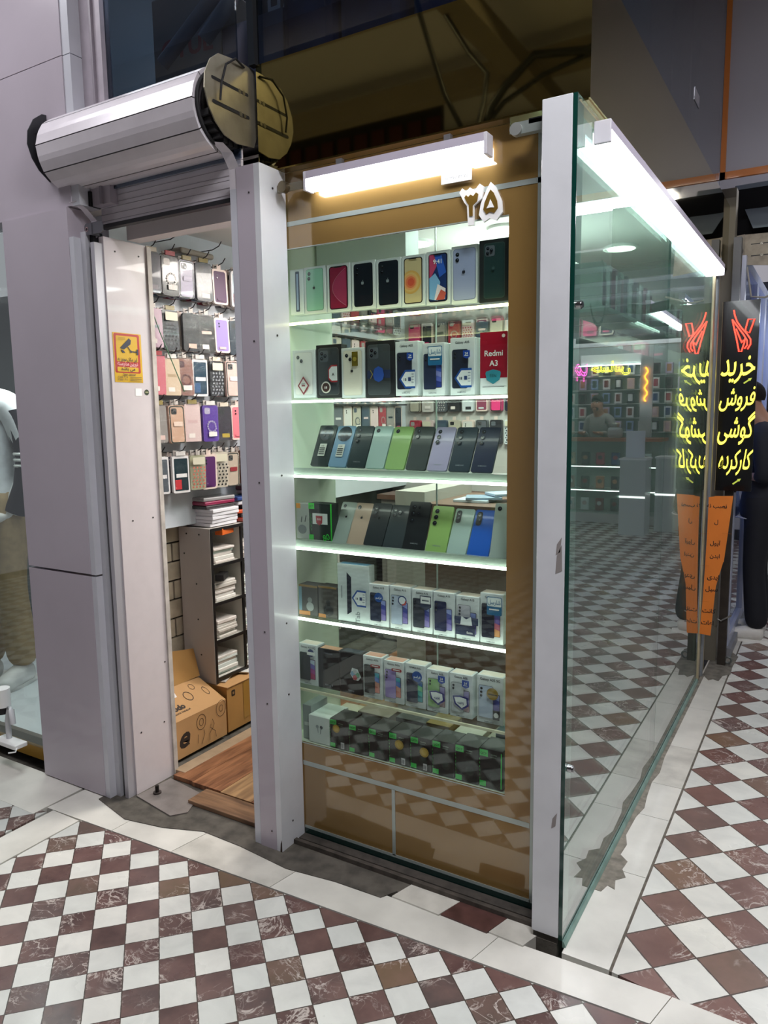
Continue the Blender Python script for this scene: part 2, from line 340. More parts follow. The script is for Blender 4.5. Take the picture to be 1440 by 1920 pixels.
for i in range(len(xs)-1):
    y0 = .155 if i == 0 else [.15, .145, .145, .2][min(i-1, 3)]
    fl.box((xs[i]+.001, y0, .006), (xs[i+1]-.001, 2.62, .024), [W1, W1, W2, W1, W3, W2][i % 6])
struct(fl.build('floor'), 'wood laminate planks inside the shop')
pl = MB().bbox((-1.49, .04, .004), (-1.06, .142, .022), W3, .003).build('threshold_plank'); tag(pl, 'loose brown laminate plank across the shop doorway', 'plank')
pl = MB().bbox((-1.72, .19, .006), (-1.66, .9, .026), M('#a58e74', .5, noise=.2), .002).build('threshold_strip'); tag(pl, 'pale wooden strip between the cartons and the laminate', 'trim strip')
mp = slab([(-1.71, -.02), (-1.48, -.06), (-1.44, -.01), (-1.5, .12), (-1.70, .15)], .004, .009, M('#938c88', .45, .5, noise=.35, nscale=12), 'threshold_plate'); tag(mp, 'worn grey metal plate screwed down in the doorway', 'metal plate')
bo = MB(); bo.cyl((0, 0, 0), (0, 0, .006), .016, M('#4a4340', .5, .6)); bo.cyl((0, 0, .006), (0, 0, .032), .008, M('#2c2624', .5, .7), 6)
tag(bo.build('floor_bolt', loc=atz(295, 1487, .009)), 'rusty shutter bolt standing on the doorway plate', 'bolt')
# ------------------------------------------------------------------ left pier and upper wall
PANEL = M('#b9b0ba', .28, noise=.06, nscale=4, coat=.35); PANEL_S = M('#cbccd4', .3, noise=.08, nscale=6, coat=.3); TRACK = M('#17181b', .4, .3)
wl = MB()
for z0, z1 in ((0, .896), (.899, 2.245)): wl.box((-2.2, -.082, z0+.006), (-1.815, .02, z1), PANEL)
for z0, z1 in ((0, .896), (.899, 2.14)): wl.box((-1.8148, -.08, z0+.004), (-1.79, .0, z1), PANEL_S)
for z in (.14, .62, 1.25, 1.95): wl.cyl((-1.791, -.03, z), (-1.788, -.03, z), .004, M('#4b4646', .5, .6), 8)
struct(wl.build('wall_left'), 'glossy grey-lilac composite panels of the left pier', 'wall')
wu = MB()
for z0, z1 in ((2.248, 2.748), (2.751, 3.6)):
    wu.box((-3.2, -.072, z0), (-1.80, .02, z1), PANEL); wu.box((-1.7999, -.068, z0), (-1.76, .02, z1), PANEL_S)
struct(wu.build('wall_left'), 'grey-lilac composite panels above the pier', 'wall')
tr = MB(); tr.box((-1.79, -.05, 0), (-1.765, .02, 2.16), M('#c6c6cc', .3, .2)); tr.box((-1.765, -.03, 0), (-1.745, .01, 2.16), TRACK); tr.box((-1.745, -.045, 0), (-1.725, .0, 2.12), M('#b9b6bd', .35, .3))
o = tr.build('trim_5'); struct(o, 'aluminium shutter guide rail left of the door', 'trim')
jb = MB(); jb.box((-1.76, -.008, .004), (-1.72, .185, 2.145), M('#d5cbcd', .3, noise=.04, coat=.25)); jb.box((-1.745, .185, .004), (-1.712, .205, 2.14), M('#c9c0b8', .5, noise=.3))
for y, z in ((.03, .25), (.15, .25), (.05, 1.1), (.15, 1.1), (.04, 2.1), (.15, 2.1), (.17, .5)): jb.cyl((-1.7205, y, z), (-1.7185, y, z), .0035, M('#4b4646', .5, .6), 8)
struct(jb.build('trim_6'), 'pale door jamb panel with small screws', 'trim')
# right door pier
PW = M('#d8dade', .33, noise=.1, nscale=7, coat=.25)
rp = MB(); rp.box((-1.06, -.032, .004), (-.99, .02, 2.262), PANEL); rp.box((-.9895, -.032, .004), (-.967, .095, 2.262), PW); rp.box((-1.06, .02, .004), (-.99, .095, 2.262), PW)
for z in (.09, .55, .8, 1.3, 1.75, 2.2): rp.cyl((-.9672, .03, z), (-.9655, .03, z), .0035, M('#4b4646', .5, .6), 8); rp.cyl((-1.01, -.0325, z-.02), (-1.01, -.0338, z-.02), .003, M('#4b4646', .5, .6), 8)
rp.add([(-.975, -.0335, .004), (-.966, -.0335, .004), (-.966, -.0335, .05), (-.972, -.0335, .035)], [(0, 1, 2, 3)], M('#3d2f28', .9))
struct(rp.build('trim_7'), 'white pilaster between the doorway and the display cabinet', 'trim')
# corner post
cpst = MB(); cpst.bbox((-.083, -.004, .025), (-.006, .09, 2.262), PW, .0015, 1); cpst.box((-.08, .002, 0), (-.008, .085, .025), M('#4a443e', .8, noise=.4))
for (z, y, s_) in ((.35, 0, 1), (1.12, 0, 1), (1.07, 0, 1.6)): cpst.add([(-.03, -.0046, z), (-.018*s_ if s_ < 1.5 else -.012, -.0046, z+.01), (-.014, -.0046, z+.05*s_), (-.027, -.0046, z+.03*s_)], [(0, 1, 2, 3)], M('#8d8785', .7))
struct(cpst.build('trim_8'), 'white corner post between cabinet and side glass, scuffed', 'trim')
# shop shell
SW = M('#cfd3da', .5, noise=.05); SC = M('#d9d6d2', .6)
sh = MB(); sh.box((-2.1, .21, 1.0), (-1.95, 2.62, 2.32), SW); struct(sh.build('wall_shop_left'), 'pale grey slat wall the phone cases hang on', 'wall')
br = MB(); br.box((-2.14, .15, 0), (-2.06, 2.62, 1.0), M('#2b2724', .9)); brm = M('#b6a994', .85, noise=.3, nscale=14, bump=.3)
for k in range(11):
    z0 = .01+k*.0905; y = .15-(k % 2)*.13
    while y < 1.5:
        br.box((-2.062, y+.004, z0), (-2.046, y+.255, z0+.082), brm); y += .262
struct(br.build('wall_brick'), 'bare pale brick wall under the slat wall', 'wall')
struct(MB().box((-2.1, .1, 2.3), (-.02, 2.62, 2.34), SC).build('ceiling'), 'white ceiling of the phone shop')
struct(MB().box((-2.1, 2.62, 0), (.0, 2.66, 2.35), M('#b7b4b0', .6)).build('wall_back'), 'back wall of the phone shop', 'wall')
tb = MB(); tb.box((-1.72, .1, 2.15), (-1.07, .16, 2.33), M('#d5cfd0', .5)); struct(tb.build('trim_9'), 'white board over the doorway inside the shop', 'trim')
sd = MB(); sd.box((-.20, .46, .02), (-.17, 2.5, 1.74), M('#4b5552', .5, noise=.15)); sd.box((-.20, .44, .02), (-.17, .46, 1.74), WHITE)
tag(sd.build('backing_panel'), 'dark grey-green panel added behind the side glass to bring out its reflections', 'panel')  # dark sheet added so reflections stand out in the side glass
# ------------------------------------------------------------------ display cabinet
GOLD = M('#8f7242', .16, .2, coat=.9, noise=.06, nscale=3); SILVER = M('#b4bfba', .28, .5); LEDW = M('#fbfff4', .5, emit=7); LEDY = M('#fff6b8', .5, emit=6)
INW = M('#dfe4d2', .5); BASEG = M('#0e2a26', .2, coat=.5)
cab = thing('display_cabinet', 'tall lit display cabinet with gold front full of phones', 'display cabinet', (-.57, .1, 0))
def P(o): o.matrix_parent_inverse = cab.matrix_world.inverted() if False else Matrix.Translation((.57, -.1, 0)); return o
X0, X1, OX0, OX1, OZ0, OZ1, GY = -.967, -.088, -.972, -.209, .352, 2.026, .1
g = MB()
for a, b in (((X0, GY, .033), (OX0, GY+.006, 2.262)), ((OX1, GY, .033), (X1-.025, GY+.006, 2.235)), ((OX0, GY, .033), (OX1, GY+.006, OZ0)), ((OX0, GY, OZ1), (OX1, GY+.006, 2.262))):
    if b[0] > a[0]: g.box(a, b, GOLD)
P(g.build('front_panel', cab))
s_ = MB()
for a, b, c, d in ((X0, X1-.026, 2.098, 2.112), (X0, -.13, .268, .284), (-.604, -.592, .036, .27), (X0, -.125, .026, .04)): s_.box((a, GY-.0012, c), (b, GY+.001, d), SILVER)
s_.box((-.128, GY-.0012, .03), (-.119, GY+.001, 2.23), SILVER); s_.box((OX0, GY-.001, OZ0-.003), (OX1, GY, OZ0), SILVER); s_.box((OX0, GY-.001, OZ1), (OX1, GY, OZ1+.003), SILVER)
o = P(s_.build('silver_line', cab)); o['label'] = 'silver lines dividing the gold panel'
P(MB().box((X0, GY-.002, .004), (X1, GY+.02, .03), BASEG).build('plinth', cab))
P(MB().box((X1-.022, GY-.004, .02), (X1-.008, GY+.03, 2.262), M('#7c8184', .35, .6)).build('edge_profile', cab))
P(MB().box((OX0, GY+.0005, OZ0), (OX1, GY+.0055, OZ1), G_CLEAR).build('window_pane', cab))
P(MB().box((-1.037, GY+.012, .3), (-1.03, .43, 2.2), INW).build('side_board', cab))
P(MB().box((-.205+.02, GY+.012, .3), (-.178, .43, 2.2), INW).build('side_board', cab))
P(MB().box((-1.03, .424, .3), (-.185, .428, 2.2), G_CLEAR).build('back_pane', cab)); 
P(MB().box((-.60, .423, .3), (-.597, .430, 2.2), M('#c9d2cf', .3)).build('back_pane_edge', cab))
P(MB().box((-1.03, .106, .3), (-.185, .43, .352), INW).build('bottom_board', cab)); P(MB().box((-1.03, .106, 2.19), (-.185, .43, 2.21), INW).build('top_board', cab))
P(MB().box((-1.02, .33, 1.975), (-.66, .42, 2.12), M('#d9e0e2', .4)).build('light_shield', cab))
SHZ = [1.79, 1.537, 1.288, 1.041, .793, .538]
for i, z in enumerate(SHZ):
    sh_ = P(MB().box((-1.03, .118, z), (-.185, .42, z+.008), G_CLEAR if i not in (2, 3) else M('#8b988f', .3)).build('shelf', cab))
    if i < 5:
        l_ = MB().box((-1.02, .109, z-.001), (-.187, .116, z+.007), LEDY if i == 0 else LEDW).build('led_strip', sh_)
        l_.matrix_parent_inverse = Matrix.Translation((.57, -.1, 0)) if False else Matrix.Identity(4)
    else: MB().box((-1.02, .109, z-.001), (-.187, .116, z+.007), M('#e5e0c0', .4)).build('shelf_edge', sh_)
    if i in (2, 3): MB().box((-.985, .119, z+.0085), (-.19, .135, z+.03), M('#8b988f', .3, coat=.3)).build('ledge', sh_)
# base track, dirty
tk = MB(); tk.box((-.965, .03, .003), (-.09, .045, .02), M('#575049', .7, .3, noise=.5, nscale=30)); tk.box((-.965, .06, .003), (-.09, .095, .012), M('#46403a', .8, noise=.5, nscale=30)); tk.box((-.965, .045, .003), (-.09, .06, .008), M('#2b2725', .8))
tag(tk.build('floor_track'), 'dirt-filled metal track along the foot of the gold cabinet', 'track')
# printed-art helpers ------------------------------------------------
def cams(mb, x, z, r, kind, dark='#101216', ring='#5b6068'):
    D, Rg = M(dark, .2, coat=.5), M(ring, .25, .6)
    def lens(a, b, q): mb.disc(a, b, q, Rg, n=16); mb.disc(a, b, q*.78, D, n=16); mb.disc(a+q*.2, b+q*.2, q*.18, M('#7f8ea6', .2), n=8)
    if kind == 1: lens(x, z, r)
    elif kind == 2:
        lens(x, z, r); lens(x, z-2.6*r, r)
    elif kind == 3:
        for k in range(3): lens(x, z-2.7*r*k, r)
    elif kind == 4: lens(x, z, r); lens(x+2.3*r, z-2*r, r)
    elif kind == 5:
        mb.rr(x-1.6*r, x+4.2*r, z-4.4*r, z+1.6*r, r*1.2, M(ring, .3)); lens(x, z, r); lens(x, z-2.7*r, r); lens(x+2.5*r, z-1.35*r, r)
    elif kind == 6:
        lens(x, z, r); lens(x, z-2.8*r, r*1.15); lens(x, z-5.8*r, r); lens(x+2.7*r, z-.2*r, r*.6); lens(x+2.7*r, z-2.9*r, r*.7)
    elif kind == 7:
        mb.disc(x, z, r, M('#1b2530', .15, coat=.6), n=32); mb.disc(x, z, r*.86, M('#27323e', .1, .5, coat=.6), n=32)
        for a in (45, 135, 225, 315): mb.disc(x+r*.42*math.cos(math.radians(a)), z+r*.42*math.sin(math.radians(a)), r*.2, D, n=12)
    elif kind == 8:
        mb.rr(x-1.3*r, x+1.3*r, z-5*r, z+1.4*r, r*1.1, M(dark, .3)); lens(x, z, r); lens(x, z-2.6*r, r*.9)
def apple(mb, x, z, s, m):
    mb.disc(x-.2*s, z, .27*s, m, n=14, rz=.42*s); mb.disc(x+.16*s, z, .25*s, m, n=14, rz=.42*s); mb.flat([(x-.03*s, z+.5*s), (x+.02*s, z+.72*s), (x+.2*s, z+.82*s), (x+.16*s, z+.6*s)], m)
def phone_back(mb, x0, x1, z0, z1, col, kind=2, r=None, logo=None, edge=None, cs=None):
    w_ = x1-x0; r = r or w_*.12
    mb.rr(x0, x1, z0, z1, r, M(edge or '#4a4f55', .3, .3)); mb.rr(x0+w_*.02, x1-w_*.02, z0+w_*.02, z1-w_*.02, r*.9, M(col, .3, coat=.3))
    if kind: cams(mb, x0+w_*.2, z1-w_*.22, cs or w_*.085, kind)
    if logo: apple(mb, (x0+x1)/2, (z0+z1)/2+(z1-z0)*.04, w_*.16, M(logo, .3))
def bands(mb, x0, x1, z0, z1, cols, skew=0, r=0):
    n = len(cols); h = (z1-z0)/n
    for i, c in enumerate(cols): mb.flat([(x0, z0+i*h+(skew*(1 if i else 0))), (x1, z0+i*h), (x1, z1), (x0, z1)], M(c, .35))
def screen(mb, x0, x1, z0, z1, cols, skew=0):
    w_ = x1-x0; mb.rr(x0, x1, z0, z1, w_*.13, M('#101114', .3, coat=.3)); bands(mb, x0+w_*.06, x1-w_*.06, z0+w_*.07, z1-w_*.07, cols, skew)
def seal24(mb, x, z, s, t='24'):
    mb.flat([(x-s, z+s), (x+s, z+s), (x+s, z-.7*s), (x, z-1.2*s), (x-s, z-.7*s)], M('#1848a8', .35)); mb.text(t, x, z-.1*s, s*.9, WHITE); mb.rect(x-.6*s, x+.6*s, z-.45*s, z-.3*s, WHITE)
def roundseal(mb, x, z, r, c1, c2=None, t='', tc='#ffffff'):
    mb.disc(x, z, r, M(c1, .35)); 
    if c2: mb.disc(x, z, r*.78, M(c2, .35))
    if t: mb.text(t, x, z-r*.25, r*.62, M(tc, .4), wmax=r*1.4)
def hexseal(mb, x, z, s):
    N_ = M('#1d4f9e', .35); mb.flat([(x-s*1.1, z), (x-s*.35, z+s), (x+s*.9, z+s), (x+s*.9, z-s), (x-s*.35, z-s)], N_)
    mb.flat([(x-s*.85, z), (x-s*.28, z+s*.78), (x+s*.88, z+s*.78), (x+s*.88, z-s*.78), (x-s*.28, z-s*.78)], M('#e9ecee', .35)); mb.text('18', x-s*.35, z-s*.18, s*.42, M('#1c2a48')); mb.rect(x+.05*s, x+.4*s, z-.2*s, z+.2*s, M('#223a6e'))
    for k in range(4): mb.rect(x+.5*s, x+.8*s, z+s*(.5-.3*k), z+s*(.58-.3*k), M('#8a93a3'))
def samsung(mb, w_, h, title, back, scr, kind=2, extra=None, tcol='#20242c', foot='SAMSUNG', both=True):
    mb.text(title, 0, h*.9, w_*.125, M(tcol), wmax=w_*.8)
    bx = -w_*.42
    if both: screen(mb, w_*.1, w_*.38, h*.15, h*.64, scr, .006)
    phone_back(mb, bx, bx+w_*(.56 if both else .66), h*.12, h*.8, back, kind)
    mb.text(foot, 0, h*.04, w_*.08, M('#3a3f48'), wmax=w_*.4)
    if extra:
        for fn in extra: fn(mb)
def pbox(name, label, w_, h, d, col, art, x, y, z, rz=0, group=None, cat='phone box', lidcol=None, stick=None, parts=(), tilt=0):
    mb = MB(); m = M(col, .32, coat=.25) if lin(col)[0]+lin(col)[1] > .12 else M(col, .5, coat=.04); mb.bbox((-w_/2, 0, 0), (w_/2, d, h), m, .0012, 1)
    if lidcol: mb.box((-w_*.42, d*.1, h), (w_*.42, d*.9, h+.0006), M(lidcol, .4))
    mb.fr = None; art and art(mb)
    o = mb.build(name, None, (x, y, z), (tilt, 0, rz)); tag(o, label, cat, group)
    for nm, fn, lb in parts:
        q = MB(); q.k = mb.k+2; fn(q); c = q.build(nm, o); lb and c.__setitem__('label', lb)
    return o
def span(xa, xb, y, yb): a = aty(xa, y, yb).x; b = aty(xb, y, yb).x; return (a+b)/2, b-a
YF = .142; GRP = None
# shelf 1 : eight phone cartons and one turned sideways
Z1 = 1.80
def s1(xa, xb, ytop, ybot, name, label, art, col='#d9dde0', d=.03, yf=YF, **k):
    x, w_ = span(xa, xb, (ytop+ybot)/2, yf); zb = max(aty((xa+xb)/2, ybot, yf).z, Z1); h = aty((xa+xb)/2, ytop, yf).z - zb
    return pbox(name, label, w_*.985, h, d, col, (lambda mb: art(mb, w_*.985, h)), x, yf, zb, **k)
def ib(back, kind, logo='#d8dce0', mx=.1, edge=None):
    return lambda mb, w_, h: phone_back(mb, -w_*(.5-mx), w_*(.5-mx), h*.06, h*.95, back, kind, logo=logo, edge=edge)
def disp(mb, w_, h, body):
    mb.rr(-w_*.4, w_*.4, h*.05, h*.95, w_*.11, M('#1a1518', .3)); body(mb, -w_*.36, w_*.36, h*.07, h*.93); mb.rect(-w_*.16, w_*.16, h*.915, h*.94, M('#0d0d10'))
def red_wall(mb, a, b, c, d):
    mb.rr(a, b, c, d, .006, M('#8e1f3f', .3)); W_ = b-a; n = 20
    mb.flat([(a+W_*.95, c+.004), (b-.003, c+.012)] + [(b, c+(d-c)*.3)] + [(a+W_*(.15+.85*(t/n-.5)**2*4*.95), c+.006+(d-c-.012)*(1-t/n)*.98) for t in range(n+1)], M('#a8365c', .35))
    pts = [(a+W_*(.15+.8*(2*t/n-1)**2), c+.006+(d-c-.012)*t/n) for t in range(n+1)]; mb.line(pts, .0008, M('#e39ab0'))
def gold_wall(mb, a, b, c, d):
    mb.rr(a, b, c, d, .006, M('#cdb98d', .35)); cx, cz = a+(b-a)*.35, (c+d)/2-.004; W_ = b-a
    for r, cl, dx in ((.6, '#d9aa5e', .02), (.5, '#e0b873', .0), (.4, '#e8a36a', -.01), (.3, '#e27a50', .02), (.2, '#d95a40', .04)):
        mb.flat([(min(max(cx+W_*dx+r*W_*math.cos(t/12*math.pi), a), b), cz+r*W_*math.sin(t/12*math.pi)) for t in range(24)], M(cl, .35))
def x_wall(mb, a, b, c, d):
    mb.rr(a, b, c, d, .006, M('#24386e', .3)); H_ = d-c; W_ = b-a
    mb.flat([(a, c+H_*.45), (a+W_*.5, c+H_*.8), (a+W_*.4, d), (a, d)], M('#c0426a')); mb.flat([(a+W_*.3, d), (a+W_*.7, d), (b, c+H_*.6), (a+W_*.6, c+H_*.5)], M('#2a5bc0'))
    mb.flat([(a, c+H_*.05), (a+W_*.5, c), (a+W_*.65, c+H_*.4), (a+W_*.35, c+H_*.6), (a, c+H_*.5)], M('#7fb0dd')); mb.flat([(a+W_*.3, c+.003), (b-.004, c+.003), (b-.002, c+H_*.25), (a+W_*.5, c+H_*.36)], M('#e8d9e0'))
    mb.flat([(a+W_*.4, c+.002), (b-.006, c+.002), (b, c+H_*.16), (a+W_*.7, c+H_*.24)], M('#c4564a')); mb.text('9:41', (a+b)/2, d-H_*.2, W_*.32, WHITE)
G1 = None
s1(544, 569, 505, 590, 'phone_carton', 'white carton turned sideways showing a slim phone, far left of top shelf', lambda mb, w_, h: (mb.rr(-w_*.08, w_*.22, h*.06, h*.95, .003, M('#3c4a66', .3)), mb.rr(0, w_*.14, h*.1, h*.9, .002, M('#9fb2d8', .3))), col='#dfe6ea', d=.05)
s1(570, 611, 499, 588, 'phone_carton', 'white carton showing a mint green phone with two lenses on the top shelf', ib('#8fc2ab', 4 and 2, '#1d2422', edge='#6b8f80'))
s1(613, 657, 494, 584, 'phone_carton', 'white carton showing a phone with a red planet wallpaper on the top shelf', lambda mb, w_, h: disp(mb, w_, h, red_wall))
s1(659, 704, 489, 580, 'phone_carton', 'white carton with a black phone, beside the red planet one on the top shelf', ib('#151c26', 2, '#8d949c', edge='#0c1016'))
s1(705, 752, 484, 577, 'phone_carton', 'white carton with a black phone, beside the orange circles one on the top shelf', ib('#161e28', 2, '#8d949c', edge='#0c1016'))
s1(753, 797, 478, 574, 'phone_carton', 'white carton showing orange circles on a gold phone screen on the top shelf', lambda mb, w_, h: disp(mb, w_, h, gold_wall))
s1(799, 844, 470, 571, 'phone_carton', 'white carton with a phone screen reading 9:41 on the top shelf', lambda mb, w_, h: disp(mb, w_, h, x_wall))
s1(846, 896, 460, 569, 'phone_carton', 'white carton showing a lilac phone with two lenses on the top shelf', ib('#a3a9cc', 2, '#23252e', mx=.07, edge='#7f86ad'))
s1(898, 955, 448, 566, 'phone_carton', 'black carton showing a dark green phone, right end of the top shelf', lambda mb, w_, h: (phone_back(mb, -w_*.34, w_*.36, h*.06, h*.94, '#24393a', 5, logo='#3b5253', edge='#4f5f5c', cs=w_*.055)), col='#14191c', d=.045, yf=.13)
# shelf 2
Z1 = 1.547
def dia(mb, x, z, s): mb.flat([(x-s, z), (x, z+1.3*s), (x+s, z), (x, z-1.3*s)], M('#8d2029', .3)); mb.flat([(x-.75*s, z), (x, z+.95*s), (x+.75*s, z), (x, z-.95*s)], M('#dedbd8')); mb.rect(x-.3*s, x+.3*s, z-.1*s, z+.1*s, M('#8d2029')); mb.rect(x-.3*s, x+.3*s, z+.2*s, z+.28*s, M('#6c6c70'))
kw = dict(d=.035)
s1(549, 592, 656, 746, 'phone_carton', 'white carton with a red diamond seal, far left of the second shelf', lambda mb, w_, h: (phone_back(mb, -w_*.4, w_*.38, h*.06, h*.95, '#e6e5e2', 4, edge='#c8c8c8')), parts=[('warranty_seal', lambda q: dia(q, 0, .04, .024), 'red and white diamond seal')], **kw)
s1(593, 641, 646, 746, 'phone_carton', 'black carton with a round 18 seal and a red hexagon seal on the second shelf', lambda mb, w_, h: phone_back(mb, -w_*.42, w_*.4, h*.05, h*.94, '#3f4348', 5, edge='#6b6b6b', cs=w_*.06), col='#17181a', parts=[
  ('warranty_seal', lambda q: (roundseal(q, -.008, .034, .019, '#e8e4dc', '#4b3430', '18')), 'round dark seal'), ('hexagon_seal', lambda q: (q.flat([(.002, .06), (.014, .05), (.038, .05), (.038, .105), (.014, .105), (.002, .092)], M('#b02a32')), q.flat([(.006, .064), (.016, .055), (.038, .055), (.038, .1), (.016, .1), (.006, .09)], M('#e8e8ea')), q.text('A', .022, .07, .014, BLACK)), 'red and white hexagon seal')], **kw)
s1(640, 684, 652, 746, 'phone_carton', 'white carton with a gold hologram strip on the second shelf', lambda mb, w_, h: phone_back(mb, -w_*.42, w_*.4, h*.05, h*.95, '#e3dccf', 4, logo='#2b2b2b', edge='#cfc8ba'), parts=[('hologram_sticker', lambda q: (q.rect(.001, .024, .1, .145, M('#a08a28', .25, .6)), q.disc(.012, .122, .007, M('#c6ae48', .3, .5))), 'gold hologram sticker')], **kw)
s1(685, 740, 639, 746, 'phone_carton', 'black carton with a blue shield band between two white cartons on the second shelf', lambda mb, w_, h: phone_back(mb, -w_*.42, w_*.36, h*.05, h*.94, '#43484c', 5, edge='#60656a', cs=w_*.055), col='#14161a', parts=[('seal_band', lambda q: (q.rect(-.042, .042, .06, .085, M('#1e2d55')), q.line([(-.03, .06), (-.022, .073), (-.03, .085)], .002, M('#b5a03c')), q.flat([(-.015, .055), (0, .048), (.015, .055), (.02, .07), (.015, .09), (0, .097), (-.015, .09), (-.02, .07)], M('#244fa8'))), 'blue shield seal band')], **kw)
SC_ = ['#2b3a86', '#5865b8', '#8a90cf', '#3b57b0', '#2c3a80']
def s1s(xa, xb, yt, yb, label, title, back, kind, parts=(), scr=SC_, both=True, **k):
    kk = dict(d=.045, lidcol='#e8d9cc'); kk.update(k)
    return s1(xa, xb, yt, yb, 'phone_carton', label, lambda mb, w_, h: samsung(mb, w_, h, title, back, scr, kind, both=both), parts=parts, **kk)
hexp = lambda: ('warranty_seal', lambda q: (hexseal(q, .008, .05, .028), seal24(q, .018, .118, .011)), 'blue 18 and 24 seals')
s1s(741, 784, 640, 742, 'Galaxy A05 carton with a hexagon seal beside the black cartons on the second shelf', 'Galaxy A05', '#23283a', 2, [hexp()], both=False)
shs = lambda z=.11, x=.01: ('warranty_seal', lambda q: (q.rr(x-.024, x+.024, z-.028, z+.028, .004, M('#1b6c9c')), q.rr(x-.022, x+.022, z-.001, z+.026, .003, M('#f0f4f5')), q.text('شارسل', x, z+.006, .018, M('#1b6c9c'), wmax=.04), q.rect(x-.016, x+.016, z-.012, z-.008, WHITE)), 'blue and white square seal')
s1s(792, 834, 643, 742, 'Galaxy A05 carton with a square blue seal over two phones on the second shelf', 'Galaxy A05', '#27304a', 2, [shs(.118)])
s1s(844, 890, 633, 741, 'Galaxy A05 carton with a hexagon seal beside the red carton on the second shelf', 'Galaxy A05', '#23283a', 2, [hexp()], both=False)
s1(900, 952, 622, 740, 'phone_carton', 'red and white Redmi A3 carton at the right end of the second shelf', lambda mb, w_, h: (mb.rect(-w_*.5, w_*.5, h*.27, h, M('#a3122c', .3)), mb.text('Redmi', 0, h*.62, w_*.27, WHITE, wmax=w_*.8), mb.text('A3', 0, h*.46, w_*.27, WHITE), mb.disc(w_*.36, h*.93, w_*.06, M('#e8d8d8')), mb.rect(-w_*.4, w_*.4, h*.12, h*.135, M('#555')) if False else mb.rect(-w_*.4, w_*.4, h*.12, h*.13, M('#555555'))), d=.045, parts=[('shield_sticker', lambda q: (q.flat([(-.024, .06), (-.02, .042), (0, .03), (.02, .042), (.024, .06), (.022, .066), (0, .072), (-.022, .066)], M('#2a8698')), q.text('EEN', 0, .05, .012, M('#205a66'))), 'teal shield sticker')])
# shelf 3 : nine phones leaning back
def lean_phone(xb0, xb1, xt0, xt1, yb, yt, zb, col, kind, label, logo=None, sticker=False, flash=None, shelf='third', r=.006, yfront=.138, dark='#0c0d10', cs=None):
    a, b = aty(xb0, yb, yfront), aty(xb1, yb, yfront); w_ = b.x-a.x; zb = max(a.z, zb)
    yb_ = yfront; best = None
    L = None
    for k in range(12, 31):          # lean angle from the height of the top edge
        ang = math.radians(k); 
        for L_ in (.15, .158, .164):
            p = Vector((a.x, yb_+L_*math.sin(ang), zb+L_*math.cos(ang))); d = p-CAM; u = 720+FPX*d.dot(RX)/-d.dot(BX); v = 960-FPX*d.dot(UX)/-d.dot(BX)
            e = abs(u-xt0)+2*abs(v-yt)
            if best is None or e < best[0]: best = (e, ang, L_)
    _, ang, L = best
    mb = MB(); m = M(col, .3, .1, coat=.3); ed = M(col, .3, .6)
    mb.prism(rpts(-w_*.488, w_*.488, 0, L, r), 0, .008, m, ed, True)
    mb.e = .0004
    if logo: apple(mb, 0, L*.64, w_*.14, M(logo, .2))
    mb.text('SAMSUNG' if kind in (3, 6) else '', 0, L*.12, .006, M('#8f9398')) if kind in (3, 6) else None
    o = mb.build('smartphone', None, (a.x+w_/2, yb_, zb), (-ang, 0, 0)); tag(o, label, 'phone')
    if kind: q = MB(); q.e = .0004; q.k = 2; cams(q, -w_*.26 if kind != 7 else 0, L-w_*(.24 if kind != 7 else .42), w_*(.38 if kind == 7 else .1) if cs is None else cs, kind, ring='#3c4148' if kind not in (4, 5) else col); q.build('camera', o)
    if sticker:
        q = MB(); q.k = 6; q.rr(-.014, .014, .035, .08, .002, M('#e4e4dd', .5))
        for k in range(4): q.rect(-.011, .011, .041+k*.007, .044+k*.007, M('#33363a'))
        q.text('1:XE', 0, .069, .007, BLACK); c = q.build('price_sticker', o); c['label'] = 'white barcode sticker'
    return o
rows3 = [(581, 614, 600, 631, '#16282c', 7, 'dark green phone with a big round camera and white sticker, left end of third shelf', 1),
 (614, 648, 632, 665, '#7ea3c4', 7, 'sky blue phone with a big round camera and white sticker on third shelf', 1),
 (649, 683, 666, 700, '#1d3236', 3, 'glossy black-green phone beside the sky blue one on third shelf', 0),
 (684, 719, 702, 737, '#a9c2bd', 1, 'pale silver-blue glossy phone on third shelf', 0),
 (720, 757, 738, 775, '#8fb368', 1, 'glossy green phone in the middle of third shelf', 0),
 (759, 797, 776, 812, '#2a3434', 2, 'black mirror-like phone between the green and lilac phones on third shelf', 0),
 (799, 837, 814, 853, '#a99fc0', 3, 'lilac phone with three lenses on third shelf', 0),
 (839, 879, 856, 895, '#142a38', 3, 'dark teal phone beside the lilac one on third shelf', 0),
 (881, 922, 897, 936, '#15213f', 3, 'midnight blue phone at the right end of third shelf', 0)]
for i, (a, b, c, d, col, kd, lb, st) in enumerate(rows3): lean_phone(a, b, c, d, 873+i*1.45, 798+i*.5, 1.318, col, kd, lb, sticker=st)
